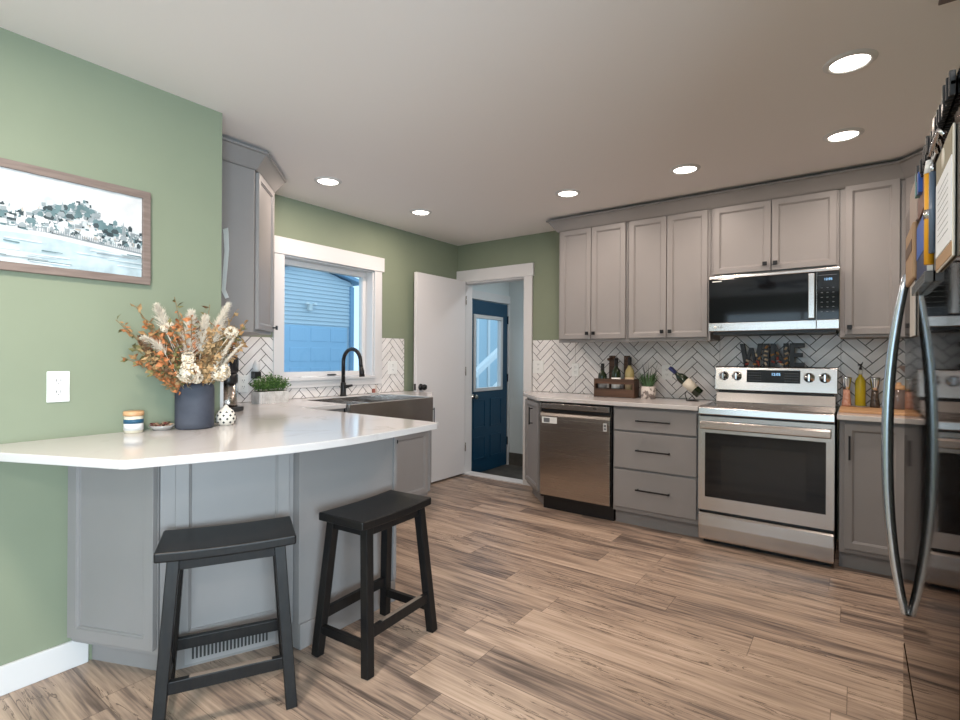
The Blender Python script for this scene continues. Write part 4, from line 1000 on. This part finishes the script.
def bloom(c, r_, n=95):
    s = MB(); c = Vector(c); s.tube([(0, 0, -0.08), c*0.5, c], 0.0016, 5); s.slot(0)
    for i in range(n):
        d_ = Vector((rb.gauss(0, 1), rb.gauss(0, 1), rb.gauss(0, 1))).normalized(); p = c+d_*r_*rb.uniform(.8, 1.0)
        u = d_.orthogonal().normalized(); v_ = d_.cross(u); a0 = rb.uniform(0, PI); k = r_*.36
        for j in range(4):
            a = a0+j*PI/2; e = u*math.cos(a)+v_*math.sin(a); g_ = u*math.cos(a+PI/2)+v_*math.sin(a+PI/2)
            s.slot(0 if rb.random() < .85 else 1); s.add([p, p+(e*.6+g_*.38)*k+d_*k*.15, p+e*k+d_*k*.35, p+(e*.6-g_*.38)*k+d_*k*.15], [(0, 1, 2, 3)])
    s.build('hydrangea_head', [BLO, BLC], t, fix=False)
for c, r_ in (((0.105, -0.075, 0.055), 0.043), ((0.095, 0.065, 0.055), 0.040), ((0.09, -0.07, 0.115), 0.026), ((0.09, -0.035, 0.03), 0.024), ((0.07, 0.13, 0.235), 0.028), ((0.08, 0.095, 0.045), 0.022), ((0.05, -0.13, 0.255), 0.016), ((0.06, -0.155, 0.24), 0.014)): bloom(c, r_)

t = thing('tealight_lantern', 'white pierced ceramic lantern with a pointed top, right of the vase', 'lantern', (-2.405, 1.262, CT))
MB().lathe([(0, 0), (0.026, 0), (0.039, 0.012), (0.044, 0.032), (0.041, 0.052), (0.030, 0.070), (0.014, 0.082), (0.008, 0.092), (0, 0.098)], n=28).build('body', mat('cream_ceramic', (0.72, 0.68, 0.60), 0.3), t)
s = MB()
for j, (zz, rr_, off, m_) in enumerate(((0.016, 0.0410, 0, 9), (0.032, 0.0446, .5, 9), (0.048, 0.0424, 0, 9), (0.062, 0.0355, .5, 8))):
    for i in range(m_):
        a = 2*PI*(i+off)/m_; c = Vector((rr_*math.cos(a), rr_*math.sin(a), zz)); u = Vector((-math.sin(a), math.cos(a), 0))*0.0058; v_ = Vector((0, 0, 0.0060)); nn = Vector((math.cos(a), math.sin(a), 0))*0.0006
        s.slab([c-nn*3-u, c-nn*3-v_, c-nn*3+u, c-nn*3+v_], nn*4)
s.build('pierced_holes', 'slot', t)
MB().tube([(0.008*math.cos(a), 0, 0.108+0.008*math.sin(a)) for a in [2*PI*i/16 for i in range(17)]], 0.0018, 6, False).build('ring', 'plastic_white', t)

t = thing('coffee_grinder', 'black and steel upright coffee grinder in the corner under the cabinet', 'coffee grinder', (-2.97, 1.572, CT), 0.6)
MB().box(-0.065, 0.065, -0.075, 0.06, 0, 0.028).build('base', 'blackp', t, bevel=0.006)
MB().lathe([(0, 0.028), (0.050, 0.028), (0.048, 0.05), (0.043, 0.165), (0, 0.165)], n=28).build('steel_body', 'steel_dark', t)
MB().lathe([(0, 0.165), (0.049, 0.165), (0.051, 0.175), (0.051, 0.215), (0.046, 0.222), (0, 0.222)], n=28).build('collar', 'blackp', t)
MB().lathe([(0, 0.222), (0.046, 0.222), (0.055, 0.235), (0.056, 0.310), (0.050, 0.318), (0, 0.318)], n=28).build('hopper', mat('smoke_black_plastic', (0.02, 0.02, 0.022), 0.12), t)
MB().lathe([(0, 0.318), (0.040, 0.318), (0.036, 0.335), (0.018, 0.350), (0, 0.352)], n=28).build('lid', mat('grey_lid', (0.25, 0.25, 0.25), 0.2), t)

t = thing('herb_planter', 'white ribbed rectangular planter of small green herbs below the window corner', 'plant', (-3.290, 2.040, CT), PI/2)
b = MB(); n = 26; pr = []
for i in range(n):
    x = -0.110+0.22*i/(n-1); pr.append((x, -0.048-(0.003 if i % 2 else 0)))
pr = pr+[(0.113, 0.048), (-0.113, 0.048)]
b.prism(pr, 0, 0.082); b.build('pot', noisy(mat('white_ribbed_ceramic', (0.66, 0.63, 0.60), 0.5), (0.50, 0.47, 0.44), 25), t, bevel=0.001)
MB().box(-0.103, 0.103, -0.040, 0.040, 0.080, 0.084).build('soil', 'soil', t)
GR = [mat('herb_green', (0.045, 0.11, 0.022), 0.6), mat('herb_light_green', (0.13, 0.24, 0.05), 0.6)]
hb = MB(); rh = random.Random(4)
for i in range(190):
    a = (rh.uniform(-.098, .098), rh.uniform(-.035, .035), 0.082); q = (a[0]*1.3+rh.uniform(-.02, .02), a[1]*1.7+rh.uniform(-.02, .02), 0.082+rh.uniform(.05, .125)*(1-abs(a[0])*3.5))
    pts = curve(a, q, (0, 0, 0.008), 4); hb.slot(0); hb.tube(pts, 0.0009, 4)
    for j in range(11):
        p = pts[1+j % 4]; d_ = Vector((rh.uniform(-1, 1), rh.uniform(-1, 1), rh.uniform(-.2, 1))).normalized()*rh.uniform(.010, .017); w_ = d_.cross(Vector((rh.uniform(-1, 1), rh.uniform(-1, 1), 1))).normalized()*0.0042
        hb.slot(rh.randint(0, 1)); hb.add([p, p+d_*.5+w_, p+d_, p+d_*.5-w_], [(0, 1, 2, 3)])
fo = hb.build('foliage', GR, t, fix=False); fo['kind'] = 'stuff'
t = thing('air_freshener', 'small plug-in unit with black base and clear top above the herb planter', 'air freshener', (XW+0.0095, 2.020, 1.085))
MB().box(0.0, 0.045, -0.027, 0.027, 0.0, 0.050).build('base', 'blackp', t, bevel=0.004)
MB().lathe([(0.0, 0.05), (0.022, 0.05), (0.024, 0.06), (0.022, 0.10), (0.012, 0.125), (0, 0.13)], (0.024, 0, 0), 20).build('bottle', mat('frosted_bottle', (0.62, 0.62, 0.62), 0.2), t)
o_ = MB(); pth = [(0.0, 0.0, 0.0), (0.010, 0.0, -0.03), (0.012, 0.004, -0.12), (0.004, 0.0, -0.24), (0.010, -0.01, -0.34), (0.030, 0.0, -0.385)]
vs = []; fs = []
for i, p in enumerate(pth): vs += [(p[0], p[1], p[2]), (p[0]+0.030*(1-.10*i), p[1]+0.012, p[2]+0.006), (p[0]+0.030*(1-.10*i), p[1]+0.0135, p[2]+0.006), (p[0], p[1]+0.0015, p[2])]
for i in range(len(pth)-1):
    for j in range(4): fs.append((i*4+j, i*4+(j+1) % 4, i*4+4+(j+1) % 4, i*4+4+j))
fs += [(3, 2, 1, 0), tuple(range(len(vs)-4, len(vs)))]
o_.add(vs, fs); o_ = o_.build('paper_sheet', 'plastic_white'); o_.location = (XW+0.6396, 1.462, 1.945)
tag(o_, 'curled white paper strip hanging on the side of the corner cabinet', 'paper')

# sill and sink small things
tag(MB().box(-0.02, 0.02, -0.085, 0.085, 0, 0.006).box(-0.004, 0.004, -0.07, 0.07, 0.006, 0.010).build('sponge_tray', 'plastic_white', bevel=0.003), 'small flat white tray on the window sill', 'tray').location = (XW-0.03, 2.50, WZ0+0.004)
t = thing('soap_dish', 'small white dish with a reddish trinket behind the sink, right side', 'dish', (-3.405, 3.10, CT))
MB().lathe([(0, 0.002), (0.03, 0.003), (0.052, 0.012), (0.053, 0.010), (0.03, 0.0), (0, 0.0)], n=24).build('dish', 'plastic_white', t)
MB().box(-0.012, 0.012, -0.018, 0.004, 0.004, 0.045).build('soap', mat('reddish_soap', (0.35, 0.12, 0.09), 0.5), t, bevel=0.004)
MB().lathe([(0, .003), (.012, .003), (.013, .03), (.006, .05), (.005, .075), (0, .076)], (0, .022, 0), 14).build('ring_holder', mat('pale_ring_holder', (0.6, 0.5, 0.45), 0.4), t)

# ================================================================== BACK COUNTER ITEMS
GLD = mat('dark_green_bottle_glass', (0.012, 0.020, 0.008), 0.08, spec=0.6); LABM = mat('cream_wine_label', (0.62, 0.57, 0.47), 0.6); 
def bottle(name, label, loc, foil, labm, glass, h=0.30, group=None, cat='bottle', mtx=None):
    t = thing(name, label, cat, loc, 0, group)
    if mtx is not None: t.rotation_euler = mtx
    k = h/0.30
    MB().lathe([(0, 0), (0.033, 0), (0.037, 0.004), (0.037, 0.175*k), (0.034, 0.195*k), (0.017, 0.222*k), (0.0145, 0.235*k), (0.0145, h), (0, h)], n=24).build('glass', glass, t)
    MB().lathe([(0.0150, h-0.065*k), (0.0155, h-0.065*k), (0.0155, h), (0.0, h+0.002)], n=20).build('foil', foil, t)
    MB().lathe([(0.0372, 0.05*k), (0.0376, 0.05*k), (0.0376, 0.14*k), (0.0372, 0.14*k)], n=24).build('label', labm, t)
    return t
t = thing('bottle_crate', 'dark stained wooden crate holding three bottles on the back counter', 'crate', (-1.615, 4.14, CT))
b = MB(); cx_ = 0.165
b.box(-cx_, cx_, -0.055, 0.055, 0.012, 0.022)
b.build('bottom', 'crate', t)
for y in (-0.061, 0.055):
    for z0, z1 in ((0.004, 0.070), (0.110, 0.152)): MB().box(-cx_, cx_, y, y+0.008, z0, z1).build('slat', 'crate', t, bevel=0.001)
for sx in (-1, 1):
    MB().box(sx*cx_-0.006, sx*cx_+0.006, -0.062, 0.064, 0.0, 0.152).build('end_board', 'crate', t, bevel=0.001)
for px_, ry in ((-0.065, 0), (0.065, 0)):
    MB().box(px_-0.026, px_+0.026, 0.066, 0.084, 0.0, 0.345).build('upright', 'crate', t, bevel=0.004)
MB().tube([(-0.065, 0.060, 0.325), (-0.085, 0.03, 0.31)], 0.012, 10).tube([(0.065, 0.060, 0.325), (0.085, 0.03, 0.32)], 0.012, 10).build('peg', 'crate', t)
bz = CT+0.0225; GB = 'bottles in the wooden crate'
bottle('liquor_bottle', 'short dark bottle at the left of the wooden crate', (-1.735, 4.138, bz), 'blackp', mat('grey_label', (0.30, 0.30, 0.30), 0.5), GLD, 0.255, GB)
bottle('wine_bottle', 'dark wine bottle with a white label in the middle of the crate', (-1.615, 4.138, bz), 'blackp', 'plastic_white', GLD, 0.30, GB)
bottle('wine_bottle', 'pale golden wine bottle at the right of the crate', (-1.500, 4.138, bz), 'blackp', mat('tan_label', (0.42, 0.32, 0.2), 0.6), mat('golden_wine', (0.30, 0.25, 0.11), 0.12), 0.31, GB)
t = thing('potted_grass', 'small spiky green plant in a patterned pale pot right of the crate', 'plant', (-1.345, 4.13, CT))
MB().lathe([(0, 0), (0.050, 0), (0.055, 0.004), (0.058, 0.10), (0.052, 0.10), (0.050, 0.085), (0, 0.085)], n=28).build('pot', noisy(mat('mottled_pot', (0.55, 0.50, 0.46), 0.5), (0.16, 0.13, 0.12), 30, lo=.48, hi=.55), t)
gb = MB(); rg = random.Random(9)
for i in range(190):
    a = rg.uniform(0, 2*PI); r0 = 0.035*math.sqrt(rg.random()); base = Vector((r0*math.cos(a), r0*math.sin(a), 0.085)); L_ = rg.uniform(.06, .14); sp_ = rg.uniform(.15, .9)
    if i % 6 == 0: L_ *= 1.6; sp_ *= .6
    tip = base+Vector((math.cos(a)*L_*sp_, math.sin(a)*L_*sp_, L_)); mid = base.lerp(tip, .55)+Vector((0, 0, L_*.12)); w_ = Vector((-math.sin(a), math.cos(a), 0))*0.0032
    if i % 6 == 0: w_ = w_*.6
    gb.slot(2 if i % 6 == 0 else i % 2); gb.add([base-w_, base+w_, mid+w_, mid-w_, tip], [(0, 1, 2, 3), (3, 2, 4)])
fo = gb.build('blades', [GR[0], mat('blue_green_blade', (0.10, 0.19, 0.09), 0.6), mat('dark_thin_blade', (0.08, 0.09, 0.085), 0.7)], t, fix=False); fo['kind'] = 'stuff'
# leaning bottle in balancing holder
t = bottle('wine_bottle', 'tilted dark wine bottle with cream label balanced left of the range', (-0.955, 4.14, CT+0.055), mat('blue_foil', (0.03, 0.035, 0.12), 0.35), LABM, GLD, 0.30, None)
t.rotation_euler = (0, math.radians(-49), 0)
t = thing('bottle_stand', 'dark metal bottle holder under the tilted wine bottle', 'wine holder', (-0.99, 4.14, CT))
MB().tube([(0.045*math.cos(a)-0.02, 0.035*math.sin(a), 0.004) for a in [2*PI*i/20 for i in range(21)]], 0.0035, 6, False).tube([(-0.06, 0, 0.004), (-0.075, 0, 0.05), (-0.05, -0.045, 0.075), (-0.02, -0.040, 0.05), (0.0, 0, 0.015)], 0.0035, 6).build('wire', 'black', t)

# WINE sign: letters standing on the range back
WS = thing('wine_sign', 'black metal WINE letters filled with corks standing on the range back', 'sign', (-0.492, 4.222, 1.1905))
def letter(polys, x):
    s = MB(); s2 = []
    for p in polys: s.slab([(x+a, -0.010, z) for a, z in p], (0, 0.022, 0))
    s.build('letter', 'black', WS, bevel=0.001)
hgt = 0.165
letter([[(0, hgt), (.030, hgt), (.052, .05), (.045, 0), (.030, 0)], [(.030, 0), (.055, 0), (.075, .10), (.075, hgt-.03), (.062, hgt-.03)], [(.075, hgt-.03), (.088, hgt-.03), (.120, 0), (.095, 0), (.075, .10)], [(.120, 0), (.098, .05), (.120, hgt), (.150, hgt), (.125, 0)]], -0.205)
letter([[(0, 0), (.040, 0), (.040, hgt), (0, hgt)]], -0.052)
letter([[(0, 0), (.030, 0), (.030, hgt), (0, hgt)], [(.030, hgt), (.030, hgt-.05), (.080, 0), (.080, .05)], [(.080, 0), (.112, 0), (.112, hgt), (.080, hgt)]], -0.006)
letter([[(0, 0), (.030, 0), (.030, hgt), (0, hgt)], [(.03, 0), (.090, 0), (.090, .030), (.03, .030)], [(.03, .068), (.080, .068), (.080, .098), (.03, .098)], [(.03, hgt-.03), (.090, hgt-.03), (.090, hgt), (.03, hgt)]], 0.112)
ckm = [mat('cork_tan', (0.45, 0.24, 0.09), 0.8), mat('cork_red_end', (0.35, 0.07, 0.05), 0.8), mat('cork_pale', (0.60, 0.48, 0.34), 0.8)]
rc = random.Random(2)
for (x, z) in ((-.105, .012), (-.155, .012), (-.15, .035), (-.085, .030), (-.075, .055), (-.095, .078), (-.08, .008), (-.035, .015), (-.03, .045), (-.035, .075), (-.03, .105), (-.03, .135), (.012, .03), (.040, .055), (.055, .03), (.065, .010), (.008, .08), (.095, .02), (.092, .055), (.095, .09), (.09, .125), (.04, .09)):
    a = rc.uniform(0, PI); dx_, dz_ = math.cos(a)*.012, math.sin(a)*.012
    z_ = max(z, 0.012)
    MB().tube([(x-dx_, -0.017, z_+0.004-dz_), (x+dx_, -0.017, z_+0.004+dz_)], 0.0072, 10).build('cork', rc.choice(ckm), WS)

# right of the range
bt = MB().box(-0.165, 0.165, -0.21, 0.17, 0, 0.016)
o_ = bt.build('cutting_board', 'board', bevel=0.004); o_.location = (0.080, 4.07, CT); tag(o_, 'light wooden board lying on the worktop right of the range', 'cutting board')
def mill(label, x, y, body):
    t = thing('spice_mill', label, 'mill', (x, y, CT+0.0165), 0, 'two steel-topped mills on the wooden board')
    MB().lathe([(0, 0), (0.026, 0), (0.027, 0.012), (0.021, 0.06), (0.019, 0.11), (0, 0.11)], n=24).build('jar', body, t)
    MB().lathe([(0, 0.11), (0.020, 0.11), (0.022, 0.13), (0.030, 0.185), (0.030, 0.193), (0, 0.195)], n=24).build('cap', 'chrome', t)
mill('steel-topped mill of pink salt, beside the range', -0.052, 4.19, noisy(mat('pink_salt', (0.55, 0.22, 0.14), 0.25), (0.7, 0.42, 0.32), 60))
mill('steel-topped mill of black pepper, right of the oil bottle', 0.098, 4.19, noisy(mat('black_peppercorns', (0.02, 0.016, 0.014), 0.2), (0.12, 0.09, 0.07), 60))
t = thing('oil_bottle', 'clear bottle of yellow olive oil with a pour spout, between the mills', 'oil bottle', (0.022, 4.19, CT+0.0225))
MB().lathe([(0, 0), (0.027, 0), (0.029, 0.005), (0.029, 0.155), (0.022, 0.178), (0.011, 0.195), (0.010, 0.205), (0, 0.205)], n=24).build('oil', mat('olive_oil', (0.42, 0.33, 0.015), 0.08), t)
MB().lathe([(0, 0.205), (0.0115, 0.205), (0.0115, 0.235), (0, 0.235)], n=20).build('neck', mat('pale_glass_neck', (0.5, 0.52, 0.5), 0.1), t)
MB().tube([(0, 0, 0.235), (0, 0, 0.255), (0.004, 0, 0.268), (0.012, 0, 0.285)], [0.010, 0.006, 0.005, 0.003], 10).lathe([(0, .262), (.008, .262), (.009, .270), (0, .274)], (-.006, 0, 0), 12).build('pour_spout', 'blackp', t)
tag(MB().lathe([(0, 0.002), (0.035, 0.002), (0.048, 0.006), (0.048, 0.0045), (0.035, 0), (0, 0)], n=28).build('saucer', mat('stoneware_saucer', (0.55, 0.52, 0.47), 0.4)), 'small pale saucer under the olive oil bottle', 'saucer').location = (0.022, 4.19, CT+0.0165)
t = thing('storage_jar', 'grey glass storage jar with a wooden lid behind the refrigerator handle', 'jar', (0.215, 4.16, CT+0.0165))
MB().lathe([(0, 0), (0.044, 0), (0.047, 0.005), (0.047, 0.115), (0.040, 0.122), (0, 0.122)], n=28).build('jar', mat('grey_brown_contents', (0.16, 0.12, 0.11), 0.12), t)
MB().lathe([(0, 0.122), (0.042, 0.122), (0.044, 0.128), (0.044, 0.145), (0.015, 0.150), (0.012, 0.165), (0, 0.168)], n=28).build('lid', 'board', t)
t = tag(MB().lathe([(0, 0), (0.055, 0), (0.055, 0.008), (0.016, 0.020), (0.013, 0.15), (0.030, 0.205), (0.085, 0.255), (0.110, 0.285), (0.114, 0.288), (0.112, 0.278), (0.085, 0.243), (0.03, 0.195), (0, 0.19)], n=40).build('footed_bowl', noisy(mat('mauve_stoneware', (0.30, 0.23, 0.20), 0.4), (0.38, 0.29, 0.25), 5)), 'footed mauve-brown bowl with a wide rim behind the pepper mill and jar', 'bowl')
t.location = (0.330, 4.215, CT)
t = thing('canister', 'steel and black banded canister beside the refrigerator edge', 'canister', (0.52, 4.15, CT))
MB().lathe([(0, 0), (0.055, 0), (0.055, 0.07), (0, 0.07)], n=28).lathe([(0, 0.085), (0.055, 0.085), (0.055, 0.24), (0, 0.24)], n=28).build('body', 'steel', t)
MB().lathe([(0, 0.07), (0.0565, 0.07), (0.0565, 0.085), (0, 0.085)], n=28).lathe([(0, 0.24), (0.057, 0.24), (0.055, 0.26), (0, 0.265)], n=28).build('band', 'blackp', t)

# ================================================================== THINGS ON THE REFRIGERATOR DOOR
def onfridge(name, label, cat, y0, y1, z0, z1, th, m, parts=(), off=0.0006, shear=0.0, group=None, bevel=0.001):
    """flat thing held on the door; local x out of the door is negative"""
    t = thing(name, label, cat, (FX, (y0+y1)/2, z0), 0, group); hy_ = (y1-y0)/2; hz = z1-z0
    MB().slab([(-off, -hy_, 0), (-off, hy_, shear), (-off, hy_, hz+shear), (-off, -hy_, hz)], (-th, 0, 0)).build(parts[0] if parts else 'sheet', m, t, bevel=bevel)
    return t, hy_, hz
CREAM = mat('cream_paper', (0.72, 0.68, 0.60), 0.8); LIST = mat('white_list_paper', (0.80, 0.82, 0.85), 0.8); TANL = mat('tan_leather', (0.40, 0.25, 0.14), 0.6); NAVY = mat('navy_booklet', (0.012, 0.03, 0.10), 0.4); BLUE = mat('bright_blue_print', (0.01, 0.10, 0.45), 0.4); YEL = mat('orange_yellow_marker', (0.80, 0.38, 0.02), 0.4)
t, a, hz = onfridge('notepad', 'long white shopping-list notepad with a tan foot and round emblem, on the refrigerator', 'notepad', 0.915, 1.085, 1.385, 1.560, 0.003, CREAM, ('backing',))
MB().box(-0.0048, -0.0036, -a+.004, a-.004, 0.022, 0.135).build('list_sheet', LIST, t)
MB().box(-0.0046, -0.0036, -a+.004, a-.004, 0.135, hz-0.002).build('header', mat('grey_olive_header', (0.30, 0.27, 0.20), 0.7), t)
MB().lathe([(0, -0.0052), (0.015, -0.0052), (0.015, -0.0046)], (0, 0, 0.155), 24, 'x').build('emblem', CREAM, t)
s = MB()
for i in range(9): s.box(-0.0051, -0.0049, -a+.03, a-.03, 0.042+i*0.0095, 0.0425+i*0.0095)
s.build('ruled_lines', 'print', t)
MB().box(-0.0046, -0.0036, -a+.004, a-.004, 0.002, 0.020).build('foot', TANL, t)
t = thing('marker', 'orange-yellow marker pen standing upright beside the notepad', 'pen', (FX-0.009, 1.125, 1.405))
MB().tube([(0, 0, 0), (0, 0, 0.15)], 0.0065, 14).build('barrel', YEL, t); MB().tube([(0, 0, 0.15), (0, 0, 0.172)], [0.0075, 0.0045], 12).build('cap', 'plastic_white', t)
MB().tube([(-.0005, 0, 0.075), (-.0005, 0, 0.090)], 0.0072, 14).build('band', 'brass', t)
t = thing('pen', 'slim grey-blue pen between the marker and the notepad', 'pen', (FX-0.0065, 1.102, 1.42))
MB().tube([(0, 0, 0), (0, 0, 0.13)], 0.005, 12).build('barrel', mat('slate_pen', (0.10, 0.14, 0.20), 0.3), t); MB().tube([(0, 0, 0.13), (0, 0, 0.145)], 0.003, 8).build('clicker', 'chrome', t)
t, a, hz = onfridge('booklet', 'navy booklet with a bright blue picture in the magnetic pocket', 'booklet', 1.165, 1.36, 1.400, 1.515, 0.007, NAVY, ('cover',))
MB().box(-0.0085, -0.0074, -a+.01, a-.01, 0.045, hz-.006).build('picture_print', BLUE, t)
MB().box(-0.0082, -0.0004, -a-.003, -a-.0005, 0.0, hz).build('page_edge', 'plastic_white', t)
t, a, hz = onfridge('magnetic_pocket', 'clear-edged magnetic pocket under the booklet', 'pocket', 1.15, 1.40, 1.380, 1.398, 0.012, mat('smoky_pocket', (0.12, 0.12, 0.12), 0.2), ('pocket',))
t, a, hz = onfridge('leather_pouch', 'small tan leather pouch at the far edge of the refrigerator door', 'pouch', 1.42, 1.60, 1.42, 1.54, 0.010, TANL, ('pouch',), bevel=0.004)
MB().box(-0.0115, -0.0102, -a+.01, a-.01, 0.06, 0.085).build('flap', mat('dark_leather', (0.12, 0.07, 0.045), 0.6), t)
for y0, y1, z0, z1, m_, lb_ in ((1.42, 1.60, 1.545, 1.64, mat('taupe_card', (0.40, 0.32, 0.28), 0.7), 'taupe card held near the top far corner of the refrigerator'),
                               (1.25, 1.40, 1.535, 1.625, mat('dusky_photo', (0.20, 0.10, 0.08), 0.5), 'small dusky red-brown photo print above the navy booklet'),
                               (1.46, 1.58, 1.30, 1.42, mat('pale_receipt', (0.50, 0.46, 0.42), 0.8), 'pale receipt slip hanging below the leather pouch'),
                               (1.10, 1.165, 1.58, 1.63, mat('grey_receipt', (0.55, 0.55, 0.55), 0.7), 'little grey card above the pens')):
    onfridge('note_card', lb_, 'card', y0, y1, z0, z1, 0.003, m_, ('card',), group=None)
t, a, hz = onfridge('bottle_opener', 'teal and steel bottle-opener magnet near the top of the refrigerator', 'magnet', 1.345, 1.37, 1.575, 1.622, 0.010, mat('teal_magnet', (0.05, 0.22, 0.22), 0.3), ('handle',))
t, a, hz = onfridge('blue_magnet', 'narrow blue and white magnet at the far upper part of the refrigerator', 'magnet', 1.30, 1.325, 1.57, 1.61, 0.010, mat('cobalt_magnet', (0.03, 0.10, 0.40), 0.3), ('magnet',))
t = thing('magnet_letters', 'row of dark cut-out magnet letters along the top edge of the refrigerator', 'magnet', (FX, 1.13, 1.597), 0)
rm = random.Random(8); y = -0.215
while y < 0.21:
    w_ = rm.uniform(.016, .026); h_ = rm.uniform(.022, .034)
    MB().box(-rm.uniform(.007, .012), -0.0006, y, y+w_*.35, 0, h_).box(-0.007, -0.0006, y, y+w_, h_*.4, h_*.6).box(-rm.uniform(.006, .011), -0.0006, y+w_*.7, y+w_, 0, h_*.9).build('letter', 'blackp', t, bevel=0.001)
    y += w_+0.004
t = thing('magnetic_clip', 'chrome coil clip above the notepad', 'clip', (FX, 1.03, 1.565))
MB().tube([(-.004-0.008*abs(math.sin(i*.8)), -.045+.009*i, 0.004+0.012*((i % 2))) for i in range(11)], 0.0035, 8).build('coil', 'chrome', t)
